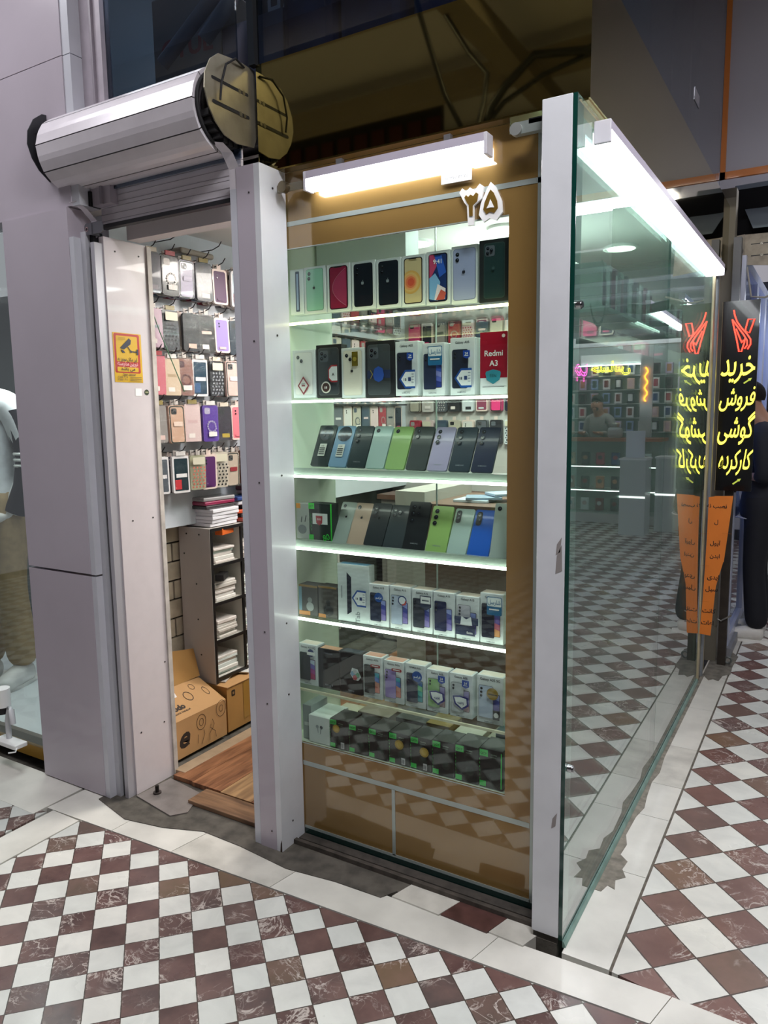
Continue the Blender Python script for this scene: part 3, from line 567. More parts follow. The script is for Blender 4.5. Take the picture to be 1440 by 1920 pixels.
# shelf 4
Z1 = 1.05
def green_art(mb, w_, h):
    GN = M('#35d33c', .35); mb.rect(-w_*.5, -w_*.25, h*.84, h, GN); mb.rect(-w_*.5, -w_*.3, 0, h*.14, GN); mb.rect(w_*.44, w_*.5, 0, h, GN); mb.text('QCY', -w_*.37, h*.89, w_*.1, BLACK, wmax=w_*.18)
    for k in range(5): mb.rect(-w_*.42, -w_*.36, h*(.25+.1*k), h*(.31+.1*k), M('#2c7a33'))
    mb.text('80', w_*.3, h*.02, w_*.3, GN, rot=.3)
s1(556, 583, 944, 1010, 'earbud_box', 'grey earbud carton with an orange corner, left end of fourth shelf', lambda mb, w_, h: (mb.rect(-w_*.5, -w_*.2, h*.86, h, M('#e0902c')), mb.disc(-w_*.1, h*.27, w_*.3, M('#6d7276', .3), rz=w_*.26), mb.line([(-w_*.15, h*.48), (-w_*.1, h*.62)], .004, M('#3b3f42')), mb.line([(w_*.12, h*.5), (w_*.2, h*.66)], .004, M('#3b3f42'))), col='#a7aba6', d=.04, cat='earbud box')
s1(579, 623, 944, 1013, 'earbud_box', 'black and bright green earbud carton with a red shield seal on fourth shelf', green_art, col='#15231b', d=.04, cat='earbud box', parts=[('shield_seal', lambda q: (q.rect(-.028, .034, .056, .093, M('#dfe3e0')), q.flat([(-.012, .06), (.0, .052), (.012, .06), (.014, .085), (-.014, .085)], M('#a83039')), q.text('EVO', 0, .07, .009, WHITE)), 'white label with a red shield')])
rows4 = [(621, 650, 633, 661, 1018, 953, '#a9b5ae', 1, 'silver phone with a black fruit mark on fourth shelf', '#16181a', 0),
 (648, 681, 664, 691, 1021, 955, '#cdb19d', 1, 'rose gold phone with a black fruit mark on fourth shelf', '#16181a', 0),
 (680, 716, 696, 728, 1021, 948, '#2a3135', 8, 'matte black phone beside the rose gold one on fourth shelf', '#0c0e10', 0),
 (716, 753, 731, 763, 1026, 948, '#353f44', 5, 'graphite phone with a camera bump beside the matte black one on fourth shelf', None, 0),
 (754, 794, 766, 808, 1030, 940, '#23272a', 6, 'tall black phone with five lenses in the middle of fourth shelf', None, 0),
 (796, 836, 811, 849, 1034, 948, '#a3c873', 3, 'lime green phone with three lenses on fourth shelf', None, 0),
 (836, 873, 850, 888, 1038, 956, '#b9cfc9', 8, 'pale mint phone beside the lime green one on fourth shelf', None, 0),
 (874, 915, 890, 928, 1042, 961, '#1b62cf', 8, 'bright blue phone on fourth shelf', None, 0),
 (917, 958, 935, 972, 1045, 934, '#b7c3bd', 1, 'silver-white tablet at the right end of fourth shelf', None, 0)]
for (a, b, c, d, yb, yt, col, kd, lb, lg, st) in rows4: lean_phone(a, b, c, d, yb, yt, 1.069, col, kd, lb, logo=lg)
# shelf 5
Z1 = .802
def orange_dark(mb, w_, h): mb.rect(-w_*.5, w_*.5, h*.93, h, M('#8a6a38')); mb.rect(-w_*.5, -w_*.34, 0, h*.93, M('#6f8fa0')); mb.rect(-w_*.5, w_*.1, 0, h*.14, M('#b0702e')); mb.disc(w_*.1, h*.3, w_*.2, M('#8f9494', .3)); mb.disc(w_*.1, h*.52, w_*.12, M('#777c7c', .3))
s1(561, 596, 1097, 1166, 'earbud_box', 'dark earbud carton with grey buds, left end of fifth shelf', orange_dark, col='#3b3a38', d=.05, cat='earbud box')
s1(597, 632, 1100, 1171, 'earbud_box', 'dark earbud carton with a black case, second from left on fifth shelf', lambda mb, w_, h: (mb.rect(-w_*.5, w_*.5, h*.94, h, M('#8a6a38')), mb.rect(-w_*.5, -w_*.1, 0, h*.12, M('#b0702e')), mb.disc(w_*.05, h*.25, w_*.26, M('#14171b', .3)), mb.disc(w_*.05, h*.5, w_*.12, M('#1a1d20', .3))), col='#45423f', d=.05, cat='earbud box')
s1(633, 693, 1059, 1178, 'tablet_box', 'tall white tablet carton lettered tab standing on fifth shelf', lambda mb, w_, h: (mb.flat([(-w_*.2, h*.12), (-w_*.06, h*.18), (-w_*.06, h*.78), (-w_*.2, h*.86)], M('#1c2434', .3)), mb.text('Tab', w_*.2, h*.1, w_*.2, M('#7d868c'), rot=math.pi/2), mb.rect(-w_*.38, -w_*.35, h*.4, h*.62, M('#8a9096'))), col='#c9d1d3', d=.035, lidcol='#6fa9cf', cat='tablet box', parts=[('warranty_seal', lambda q: hexseal(q, .026, .085, .028), 'blue hexagon 18 seal')])
PP = ('#8f84c4', '#6c63b0', '#3f4aa0', '#8e9cd8')
def blu(x, z, r=.016, t='فراسو'): return ('warranty_seal', lambda q: roundseal(q, x, z, r, '#0f4f9f', None, t), 'round blue seal')
s1s(692, 729, 1096, 1182, 'Galaxy A15 carton with a round blue seal on fifth shelf', 'Galaxy A15', '#1c2740', 3, [blu(.006, .1)], PP)
s1s(731, 770, 1100, 1188, 'Galaxy A15 carton with a blue and red ring seal on fifth shelf', 'Galaxy A15', '#b3bfd4', 3, [('warranty_seal', lambda q: (roundseal(q, .014, .1, .016, '#21407f', '#e9edf2', ''), q.flat([(.014, .1), (.014, .084), (.026, .087), (.03, .1)], M('#d0493a')), q.disc(.014, .1, .011, M('#e9edf2'))), 'ring seal')], PP)
s1s(772, 811, 1106, 1195, 'Galaxy A15 carton with a white flag seal on fifth shelf', 'Galaxy A15', '#2a303f', 3, [('warranty_seal', lambda q: (q.flat([(-.002, .09), (.02, .078), (.038, .09), (.038, .125), (-.002, .125)], M('#2a3350')), q.rect(.001, .036, .1, .122, M('#f0f0f0')), q.rect(.006, .03, .108, .112, M('#555c6a'))), 'white and navy seal')], PP)
s1s(812, 853, 1111, 1202, 'Galaxy A15 carton without seal on fifth shelf', 'Galaxy A15', '#18214a', 3, [], PP)
s1s(855, 899, 1118, 1209, 'Galaxy A15 carton with a wide navy band on fifth shelf', 'Galaxy A15', '#c6c3cf', 3, [('seal_band', lambda q: (q.rect(-.04, .04, .052, .075, M('#1f2f55')), q.flat([(-.02, .05), (-.016, .078), (0, .068), (.016, .078), (.02, .05)], M('#e9ecf0')), q.rect(-.036, .03, .018, .048, M('#202c4e')), q.text('Exim', .012, .024, .01, WHITE)), 'navy band seal')], PP)
s1s(900, 944, 1113, 1214, 'Galaxy A05 carton with a square blue seal, right end of fifth shelf', 'Galaxy A05', '#151a30', 2, [shs(.12, .012)], ('#e0a06a', '#c46c80', '#6b58a8', '#3b4db0'))
# shelf 6
Z1 = .548
s1s(561, 596, 1208, 1296, 'Galaxy A33 5G carton at the left end of sixth shelf', 'Galaxy A33 5G', '#20282e', 0, [('warranty_seal', lambda q: (q.disc(.016, .12, .014, M('#25356a')), q.rect(.0, .034, .112, .124, WHITE)), 'navy and white seal')], ('#c03a72', '#b04a9a', '#7a6cc0', '#c8d4e8'))
s1(597, 637, 1218, 1306, 'phone_carton', 'plain black carton beside the left white one on sixth shelf', lambda mb, w_, h: (mb.text('SAMSUNG', .0, h*.88, w_*.08, M('#6a6f7c')), mb.text('Galaxy Z', 0, h*.08, w_*.1, M('#9aa0ac'), wmax=w_*.6)), col='#0a0c12', d=.04, lidcol='#cf9a7c')
s1(638, 679, 1224, 1315, 'phone_carton', 'plain black carton with a white square of coloured circles on sixth shelf', lambda mb, w_, h: mb.text('Galaxy', 0, h*.06, w_*.1, M('#9aa0ac'), wmax=w_*.5), col='#0a0c12', d=.04, lidcol='#39424e', parts=[('round_sticker', lambda q: (q.flat([(-.002, .072), (.012, .052), (.03, .052), (.042, .066), (.028, .092), (.006, .094)], M('#dfe3e6')), q.disc(.009, .074, .009, M('#7fa6cc')), q.disc(.028, .072, .009, M('#6fae8c')), q.disc(.018, .062, .009, M('#c25a62')), q.disc(.019, .083, .008, M('#c9cdd2'))), 'white sticker with coloured circles')])
A0 = ('#d98070', '#e0a090', '#4a78c8', '#3aa0b8')
bdg = lambda z=.118: ('warranty_seal', lambda q: (q.rr(-.002, .036, z-.005, z+.005, .004, M('#a8343a')), q.rect(.004, .03, z-.001, z+.002, WHITE)), 'small red seal')
s1s(681, 717, 1231, 1323, 'Galaxy A05s carton with a black phone and red seal on sixth shelf', 'Galaxy A05s', '#22272c', 3, [bdg()], A0, lidcol='#dca28c')
s1s(720, 757, 1240, 1332, 'Galaxy A05s carton with a violet phone and red seal on sixth shelf', 'Galaxy A05s', '#9a86c6', 3, [bdg()], A0, lidcol='#dca28c')
s1s(760, 798, 1246, 1341, 'SAMSUNG carton with a navy phone and round blue seal on sixth shelf', 'SAMSUNG', '#25304a', 3, [blu(.012, .11, .018)], ('#3a9aa8', '#5ac0b8', '#8ad0a0', '#3a70b0'))
tri = lambda: ('warranty_seal', lambda q: (q.flat([(-.025, .07), (-.018, .045), (.008, .028), (.03, .045), (.028, .07), (.0, .075)], M('#2b2f80')), q.flat([(-.019, .067), (-.013, .048), (.007, .035), (.024, .048), (.022, .067), (.0, .07)], M('#eef0f2')), q.text('+APS', .003, .047, .01, M('#3a3f80')), seal24(q, .02, .115, .012)), 'blue bordered seals')
s1s(800, 840, 1257, 1351, 'Galaxy A05 carton with a green phone and blue seals on sixth shelf', 'Galaxy A05', '#9ec48a', 2, [tri()], ('#b08a90', '#8a7fb8', '#a8a0d0'), both=True)
s1s(843, 886, 1264, 1361, 'Galaxy A05 carton with a silver phone and blue seals on sixth shelf', 'Galaxy A05', '#c2c6cc', 2, [tri()], ('#b08a90', '#8a7fb8', '#a8a0d0'))
s1s(894, 944, 1268, 1372, 'Galaxy A35 5G carton with a gold seal, right end of sixth shelf', 'Galaxy A35 5G', '#b9c4da', 3, [('warranty_seal', lambda q: (q.disc(.012, .1, .019, M('#a98a3c', .3, .5), n=20), q.rect(-.002, .028, .096, .1, M('#4a3c14')), q.rr(.014, .036, .02, .05, .002, M('#24262a')), q.disc(.025, .035, .008, M('#d8d8d8'))), 'gold round seal')], PP)
# bottom row
Z1 = .354
s1(568, 584, 1322, 1392, 'earbud_box', 'grey carton at the left end of the bottom row', None or (lambda mb, w_, h: mb.rect(-w_*.3, w_*.3, h*.4, h*.5, M('#c8cac8'))), col='#8f9494', d=.1, yf=.125, cat='earbud box')
s1(579, 618, 1344, 1399, 'earbud_box', 'white carton with two white earbuds in the bottom row', lambda mb, w_, h: (mb.disc(-w_*.08, h*.62, w_*.07, M('#9da1a3')), mb.line([(-w_*.06, h*.6), (-w_*.04, h*.4)], .003, M('#a9adaf')), mb.disc(w_*.12, h*.62, w_*.07, M('#4a4d50')), mb.line([(w_*.1, h*.6), (w_*.08, h*.38)], .003, M('#8c9092'))), col='#dfe1de', d=.12, yf=.113, cat='earbud box')
gx = [618, 654, 691, 729, 769, 810, 853, 898, 944]
LB = ['with a gold seal, next to the white carton', 'without seal, second of the green-edged row', 'without seal, left of the middle gold seal', 'with a large gold seal, middle of the row', 'with gold seal, right of the middle', 'without seal, right of the gold seals', 'without seal, second from the right end', 'without seal, at the right end of the row']
for i in range(8):
    def ga(mb, w_, h, i=i):
        GN = M('#3fd05a', .35); mb.rect(-w_*.5, -w_*.14, h*.8, h*.97, GN); mb.rect(-w_*.5, -w_*.22, h*.03, h*.17, GN); mb.text('QCY', -w_*.32, h*.85, w_*.13, M('#0c3a18'), wmax=w_*.3)
        for k in range(6): mb.rect(-w_*.49, -w_*.465, h*(.2+.1*k), h*(.25+.1*k), M('#3fae4c'))
        mb.text('wireless', w_*.14, h*.88, w_*.08, M('#8aa08c'), wmax=w_*.45); mb.text('earbuds', w_*.12, h*.82, w_*.08, M('#5f7a66'), wmax=w_*.4)
        mb.disc(w_*.16, h*.36, w_*.2, M('#1d2824', .3)); mb.disc(w_*.16, h*.4, w_*.12, M('#2a3732', .3)); mb.text('TWS', -w_*.38, h*.4, w_*.1, M('#2a3f30'), rot=math.pi/2)
        if i == 7: mb.rect(w_*.455, w_*.49, .01, h*.98, GN)
    pr = []
    if i in (0, 3, 4): pr.append(('gold_seal', lambda q, r=.017 if i else .015, x=(-.006, 0, 0, .004, .016)[i], z=(.075, 0, 0, .073, .068)[i]: (q.flat([(x+(r if k % 2 else r*.9)*math.cos(k*math.pi/16), z+(r if k % 2 else r*.9)*math.sin(k*math.pi/16)) for k in range(32)], M('#a48b3c', .3, .4)), q.disc(x, z, r*.6, M('#b9a04e', .3, .4))), 'gold scalloped seal'))
    if i in (0, 3, 4): pr.append(('barcode_label', lambda q: (q.rect(.012, .026, .008, .03, M('#c9ccca')), [q.rect(.0135+.003*k, .015+.003*k, .012, .026, M('#55585a')) for k in range(4)]), 'white barcode label'))
    t = i/7; s1(gx[i]+1, gx[i+1]-1, 1353+t*53 if i else 1350, 1400+t*84 if False else 1405+ (1490-1405)*((gx[i]+gx[i+1])/2-625)/(944-625), 'earbud_box', 'green-edged black earbud carton '+LB[i], ga, col='#0c1213', d=.09, yf=.112, cat='earbud box', parts=pr)
# flat packs and lids behind the bottom row
for i, (x, w_, h, c, n) in enumerate([(-.9, .12, .05, '#b9b39c', 'beige'), (-.78, .13, .075, '#8f7f6f', 'tan'), (-.62, .13, .085, '#3b3d3c', 'dark grey'), (-.52, .09, .09, '#9a7a35', 'golden brown'), (-.42, .1, .07, '#c8c3b5', 'cream'), (-.3, .08, .085, '#a7a08f', 'drab')]):
    b = MB(); b.bbox((-w_/2, 0, 0), (w_/2, .1, h), M(c, .6), .002); tag(b.build('accessory_carton', loc=(x, .27, .354)), n+' flat carton lying behind the row of earbud cartons', 'carton')
b = MB(); b.bbox((-.04, -.02, 0), (.04, .1, .03), M('#2c5a66', .3), .004); tag(b.build('accessory_carton', loc=(-.27, .29, .44)), 'teal pack lying at the right end behind the earbud cartons', 'carton')
# number plate and phone plaque
nb = MB(); a, b = aty(868, 417, .095), aty(939, 347, .095)
t = thing('house_number', 'white and gold Persian number 25 fixed above the cabinet window', 'house number', (a.x, .098, a.z))
Wn, Hn = b.x-a.x, b.z-a.z
two = [(.18, 0), (.3, 0), (.3, .48), (.46, .62), (.5, .92), (.42, 1), (.32, .86), (.22, .95), (.14, .86), (.06, .96), (0, .86), (.1, .6), (.16, .5)]
five = [(.62, .02), (.74, .1), (.88, .02), (1.0, .2), (.98, .5), (.86, .86), (.76, 1.0), (.68, .84), (.56, .5), (.52, .22)]
def sc(p, k=1, cx=.5, cz=.5): return [((cx+(x-cx)*k)*Wn, (cz+(z-cz)*k)*Hn) for x, z in p]
w1 = MB(); w1.prism(sc(two, 1.3, .26), -.008, 0, M('#f6f6f4', .3)); w1.prism(sc(five, 1.28, .78), -.008, -.0002, M('#f6f6f4', .3)); w1.build('white_backing', t)
w2 = MB(); w2.prism(sc(two, .74, .26, .55), -.0105, -.008, M('#9c7a34', .3, .6)); w2.prism(sc(five, .78, .76), -.0105, -.008, M('#9c7a34', .3, .6)); w2.prism(sc([(.72, .42), (.66, .3), (.76, .32), (.86, .3), (.82, .42), (.76, .58)], 1, .76), -.012, -.0105, M('#f6f6f4', .3)); w2.build('gold_digit', t)
a, b = aty(827, 347, .09), aty(884, 313, .09); W_, H_ = b.x-a.x, .036
pq = MB(); pq.bbox((0, 0, 0), (W_, .004, H_), WHITE, .001, 1); pq.text('۰۹۰۲۴۷۲۰۳۴۱۲۲', W_/2, .009, .013, M('#3a3a42'), wmax=W_*.85); pq.text('همراه', W_/2, .024, .008, M('#3a3a42'), wmax=W_*.5)
tag(pq.build('phone_number_plaque', loc=(a.x, .09, a.z)), 'small white plaque with digits above the number 25', 'plaque')
# ------------------------------------------------------------------ fascia, soffit, lamps
FM = M('#ada068', .035, 1.0, noise=.04, nscale=2)
fa = thing('fascia', 'mirror-polished bronze fascia wrapping the corner above the shop', 'fascia', (.019, .057, 2.266))
FI = Matrix.Translation((-.019, -.057, -2.266))
def F(o): o.matrix_parent_inverse = FI; return o
F(MB().box((-1.040, .057, 2.266), (.019, .063, 2.586), FM).build('front_sheet', fa)); F(MB().box((.013, .063, 2.266), (.019, 2.85, 2.605), FM).build('side_sheet', fa))
F(MB().box((-1.03, .063, 2.263), (.013, .13, 2.268), M('#a08c5c', .2, .9)).build('soffit', fa)); F(MB().box((-.03, .13, 2.263), (.013, 2.5, 2.268), M('#a08c5c', .2, .9)).build('soffit', fa))
F(MB().box((-1.03, .063, 2.58), (.013, .1, 2.585), M('#3a3428', .5)).build('top_cap', fa))
def batten(name, label, p0, p1, hw, hh, lit):
    d = Vector(p1)-Vector(p0); L = d.length; rz = math.atan2(d.y, d.x); t = thing(name, label, 'lamp', p0, (0, 0, rz))
    MB().box((0, -hw, 0), (L, hw, hh), M('#c3bccb', .4)).build('housing', t)
    df = MB(); df.bbox((.006, -hw*.95, -hh*1.5), (L-.006, hw*.95, -.0005), M('#f8fbff', .5, emit=lit), hw*.45, 3); df.build('diffuser', t)
    for s_ in (-.004, L-.006): MB().bbox((s_, -hw*1.04, -hh*1.55), (s_+.010, hw*1.04, hh*1.03), M('#d9d6de', .4), .002).build('end_cap', t)
    for s_ in (L*.2, L*.8): MB().box((s_-.01, -.008, hh), (s_+.01, .008, hh+.02), M('#8d8d90', .4, .7)).build('bracket', t)
batten('led_batten', 'short lit LED batten under the fascia above the gold cabinet', (-.855, .066, 2.213), (-.255, .066, 2.219), .021, .022, 13)
batten('led_batten', 'long lit LED batten along the top of the side glass', (.029, .14, 2.213), (.029, 2.44, 2.219), .021, .022, 9)
cl = MB(); cl.box((-.17, .03, 2.205), (-.09, .05, 2.235), M('#9aa39f', .3, .5)); cl.cyl((-.162, .02, 2.216), (-.162, .035, 2.216), .016, M('#b4b8b4', .3, .6)); cl.box((-.13, .03, 2.225), (-.09, .09, 2.238), BLACK)
tag(cl.build('glass_clamp'), 'metal clamp and black tape at the top right of the gold panel', 'clamp')
cl = MB(); cl.cyl((-.93, .03, 2.2), (-.93, .05, 2.2), .017, M('#7f7460', .3, .8)); cl.box((-.965, .05, 2.19), (-.87, .06, 2.212), M('#9a9484', .3, .5)); tag(cl.build('glass_clamp'), 'round metal clamp beside the left end of the short batten', 'clamp')
# side glass
sg = MB(); sg.box((-.005, .002, .02), (.005, 1.24, 2.262), G_SIDE); sg.box((-.005, 1.244, .02), (.005, 2.397, 2.262), G_SIDE)
o = struct(sg.build('window_1'), 'tall green-tinted side glass of the shop'); 
e = MB(); e.box((-.0055, -.001, .02), (.0055, .0018, 2.262), G_EDGE); e.box((-.0045, 1.2405, .02), (.0045, 1.2435, 2.262), M('#2b6358', .2)); e.box((-.0045, 2.3972, .02), (.0045, 2.3995, 2.262), G_EDGE); e.build('glass_edge', o)
rl = MB(); rl.prism([(.006, .0), (.015, .0), (.016, .004), (.011, .016), (.006, .02)], .0, 2.39, M('#93b5aa', .3, .5, noise=.3, nscale=20)); rl.build('bottom_rail', o)
for (px, py) in ((1080, 572), (1064, 1440)):
    p = atx(px, py, .006); k = MB(); k.cyl((.006, p.y, p.z), (.02, p.y, p.z), .011, M('#c7c9cb', .15, 1)); k.cyl((.02, p.y, p.z), (.024, p.y, p.z), .008, M('#8b8d90', .2, 1)); k.build('glass_stud', o)
gp = MB(); gp.box((.010, 2.1, .94), (.0105, 2.38, 1.2), M('#3f9a52', .5)) ; gp.v = [(x-.016, y, z) for x, y, z in gp.v]
tag(gp.build('green_notice'), 'green notice stuck inside the far end of the side glass', 'notice')
# film lettering on the side glass
fl_ = MB(); fl_.fr = Matrix.Translation((-.0062, .1, 0)) @ FACE_R; fl_.e = .0002
FG = M('#9fb0ad', .6)
for (yy, zz, s_) in ((.16, 1.83, .085),):
    fl_.line([(yy+s_*math.cos(math.radians(a)), zz+s_*1.1*math.sin(math.radians(a))) for a in range(-150, 75, 12)], .012, FG)
fl_.disc(.2, 1.72, .006, FG); fl_.line([(.1, 1.545), (.13, 1.545), (.13, 1.57), (.1, 1.57)], .003, FG, closed=True); fl_.text('mob', .18, 1.55, .03, FG)
tag(fl_.build('window_lettering'), 'pale grey lettering film inside the front end of the side glass', 'lettering')
# ------------------------------------------------------------------ roller shutter
SLAT = M('#e6e0e6', .32, .15, noise=.08, nscale=10, coat=.2); STEEL = M('#a79f8c', .35, .7, noise=.25, nscale=14); RUB = M('#1c1b1e', .7)
rs = thing('roller_shutter', 'rolled-up white slatted shutter with end plates above the shop door', 'shutter', (-1.45, -.02, 2.44))
SI = Matrix.Translation((1.45, .02, -2.44))
def S(o): o.matrix_parent_inverse = SI; return o
CY, CZ, RD = -.025, 2.437, .128
def arc(a0, a1, n, r): return [(CY+r*math.cos(math.radians(a0+(a1-a0)*i/n)), CZ+r*math.sin(math.radians(a0+(a1-a0)*i/n))) for i in range(n+1)]
dr = MB(); XA, XB = -1.865, -1.115
K = 9; st = 360/K
for k in range(K):
    a0 = 18+k*st; p = arc(a0+.8, a0+st-.8, 5, RD); q = arc(a0+.8, a0+st-.8, 5, RD-.012)
    p = [(y+(CY-y)*.02*(1 if 0 < i < 5 else 0), z) for i, (y, z) in enumerate(p)]
    for i in range(5):
        dr.add([(XA, *p[i]), (XB, *p[i]), (XB, *p[i+1]), (XA, *p[i+1])], [(0, 1, 2, 3)], SLAT, True)
    for X in (XA, XB): dr.add([(X, y, z) for y, z in p]+[(X, y, z) for y, z in reversed(q)], [tuple(range(12))], SLAT)
dr.tube([(XA+.004, CY, CZ), (XB-.004, CY, CZ)], RD-.006, M('#857f85', .6), 36)
for X, sg_ in ((XB, 1),):
    for r in (.112, .09, .07, .05): dr.tube([(X+.006*1, CY+r*math.cos(a*math.pi/16), CZ+r*math.sin(a*math.pi/16)) for a in range(32)], .006, RUB, 6, True)
S(dr.build('slat_roll', rs))
def plate(X, m):
    b = MB(); b.fr = Matrix.Translation((X, 0, 0)) @ FACE_R      # local x -> world y, front toward +x
    o1 = [(-.155, 2.455), (-.15, 2.50), (-.125, 2.545), (-.09, 2.572), (.0, 2.583), (.075, 2.58), (.085, 2.5), (.085, 2.40), (.06, 2.345), (-.02, 2.335), (-.075, 2.345), (-.115, 2.375), (-.14, 2.41)]
    b.prism(o1, 0, .004, m)
    for z in (2.495, 2.428):
        b.rr(-.125, .04, z-.005, z+.005, .0049, RUB); b.disc(.0, z, .007, M('#c9c5b8', .2, .9)); b.disc(.018, z, .006, M('#8f8a7e', .3, .9))
    return b
S(plate(-1.06, STEEL).build('end_plate', rs)); S(plate(-1.905, M('#3b3c40', .45, .4)).build('end_plate', rs))
wr = MB(); wr.tube([(-1.056, .02, 2.57), (-1.045, -.03, 2.575), (-1.04, -.08, 2.54), (-1.043, -.1, 2.48), (-1.05, -.1, 2.435)], .0035, RUB, 6); S(wr.build('cable', rs))
hg = MB()
for k in range(12): a = math.radians(200+k*13); hg.box((-1.11, CY+.1*math.cos(a)-.008, CZ+.1*math.sin(a)-.01), (-1.075, CY+.1*math.cos(a)+.01, CZ+.1*math.sin(a)+.008), RUB)
S(hg.build('spring_box', rs))
cu = MB()
for i, (z0, z1) in enumerate([(2.188, 2.245), (2.247, 2.30), (2.302, 2.36)]):
    cu.box((-1.745, .012, z0), (-1.075, .022, z1), SLAT)
    for zz in (z0+.012, z0+.034): cu.box((-1.745, .0105, zz), (-1.075, .012, zz+.0018), M('#a8a1a8', .4))
cu.box((-1.745, .006, 2.176), (-1.075, .03, 2.19), M('#2a2a2e', .5)); S(cu.build('curtain', rs))
for X in (-1.745, -1.087):
    gd = MB(); w_ = .03
    if X > -1.5:
        gd.fr = Matrix.Translation((X-.002, 0, 0))
        gd.add([(0, -.03, 2.14), (.04, -.03, 2.14), (.04, -.028, 2.26), (0, -.03, 2.26), (.035, -.05, 2.30), (-.012, -.05, 2.31), (.02, -.075, 2.325), (-.03, -.075, 2.338)], [(0, 1, 2, 3), (3, 2, 4, 5), (5, 4, 6, 7)], SLAT)
        gd.box((0, -.03, .005), (.027, .0, 2.2), PANEL_S)
    else:
        gd.add([(-1.765, -.02, 2.14), (-1.735, -.02, 2.14), (-1.735, -.02, 2.2), (-1.765, -.02, 2.2), (-1.75, -.045, 2.235), (-1.785, -.045, 2.24), (-1.775, -.07, 2.262), (-1.81, -.075, 2.262)], [(0, 1, 2, 3), (3, 2, 4, 5), (5, 4, 6, 7)], SLAT)
    S(gd.build('guide', rs))
bk = MB(); bk.fr = Matrix.Translation((-1.76, -.045, 2.165)); bk.prism(rpts(-.012, .085, -.018, .022, .012), 0, .004, M('#77767c', .35, .7)); bk.disc(.0, .002, .008, M('#caa', .2, .9)); bk.disc(0, .002, .005, BLACK); bk.box((.02, -.004, -.02), (.03, .03, .02), M('#77767c', .35, .7)); S(bk.build('bracket', rs))
vo = MB(); vo.box((-1.80, -.03, 2.25), (-1.75, .02, 2.30), M('#101012', .9)); S(vo.build('recess', rs))  # near-black block, its colour stands in for shade in the gap
# ------------------------------------------------------------------ mezzanine over the shop
mf = MB(); mf.box((-1.76, -.02, 2.25), (-1.655, .02, 3.6), M('#b7aeb8', .4, noise=.15)); mf.box((-1.70, -.03, 2.25), (-1.69, -.02, 3.6), M('#8f8790', .4)); struct(mf.build('trim_10'), 'white window frame strip beside the mezzanine glass', 'trim')
mg = MB(); mg.box((-1.655, -.002, 2.3), (-1.065, .004, 3.6), G_MEZZ); mg.box((-1.035, .064, 2.586), (-.004, .07, 3.6), G_MEZZ); struct(mg.build('window_2'), 'dark mezzanine glass above the fascia')
mg = MB(); mg.box((-.003, .064, 2.605), (.003, 2.46, 3.6), G_MEZZ); struct(mg.build('window_3'), 'mezzanine glass above the side fascia')
struct(MB().box((-1.06, .045, 2.585), (-1.035, .07, 3.6), M('#090b10', .7)).build('trim_11'), 'dark mullion rising from the end of the fascia', 'trim')
struct(MB().box((-2.1, .08, 2.36), (-.01, 2.46, 2.42), M('#55545a', .7)).build('floor'), 'mezzanine floor')
mw = MB(); mw.box((-2.1, 2.46, 2.42), (0, 2.5, 3.6), M('#3a4048', .7)); mw.box((-2.1, .01, 3.6), (0, 2.5, 3.65), M('#3b3f4a', .7)); mw.box((-2.12, .01, 2.42), (-2.1, 2.46, 3.6), M('#6f7a80', .7)); struct(mw.build('wall_mezzanine'), 'dim mezzanine walls', 'wall')
cu = MB()
for k in range(10): cu.box((-.12+.008*(k % 2), .15+k*.225, 2.42), (-.11+.008*(k % 2), .15+k*.225+.222, 3.58), M('#66726f', .7))
tag(cu.build('mezzanine_tone_board'), 'grey-green boards added behind the side mezzanine glass for its reflecting tone', 'boards')  # boards added to give the reflecting glass its grey-green tone
tp_ = MB(); tp_.box((.0035, 1.63, 2.78), (.005, 1.75, 2.83), M('#9a9aa2', .3, .6, noise=.4, nscale=60)); tag(tp_.build('tape_patch'), 'silver tape patch on the side mezzanine glass', 'tape')
for i, (x, y, z, w_, d, h, c, rz, lb, tx) in enumerate([(-1.45, .18, 2.42, .3, .3, .55, '#8b8580', .1, 'pale carton with red print at the left of the mezzanine window', 'CTUL'), (-1.15, .38, 2.42, .28, .2, .78, '#2e3440', 0, 'dark carton with white lettering behind the mezzanine window', 'HAA'), (-1.12, .14, 2.42, .26, .15, .36, '#77717c', 0, 'grey carton under the diagonal trunking', ''), (-.8, .4, 2.42, .35, .3, .9, '#6e3038', 0, 'dark red carton behind the mezzanine mullion', '')]):
    b = MB(); b.bbox((-w_/2, 0, 0), (w_/2, d, h), M(c, .7), .004)
    if tx: b.text(tx, 0, h*.62, .09, M('#9c2f33') if i == 0 else M('#c9ccd4'), bold=.03)
    if i == 1: b.text('DC', .0, h*.47, .09, M('#c9ccd4'), bold=.03)
    tag(b.build('storage_carton', loc=(x, y, z), rot=(0, 0, rz)), lb, 'carton')
for i, (a, b_) in enumerate([((305, 120, .07), (440, -60, .12)), ((382, 75, .05), (480, -70, .10))]):
    p, q = aty(a[0], a[1], a[2]), aty(b_[0], b_[1], b_[2]); t = MB(); t.tube([p, q], .03, M('#8d8c92', .45), 4); tag(t.build('trunking'), ['longer', 'shorter'][i]+' grey trunking leaning diagonally behind the mezzanine glass', 'trunking')
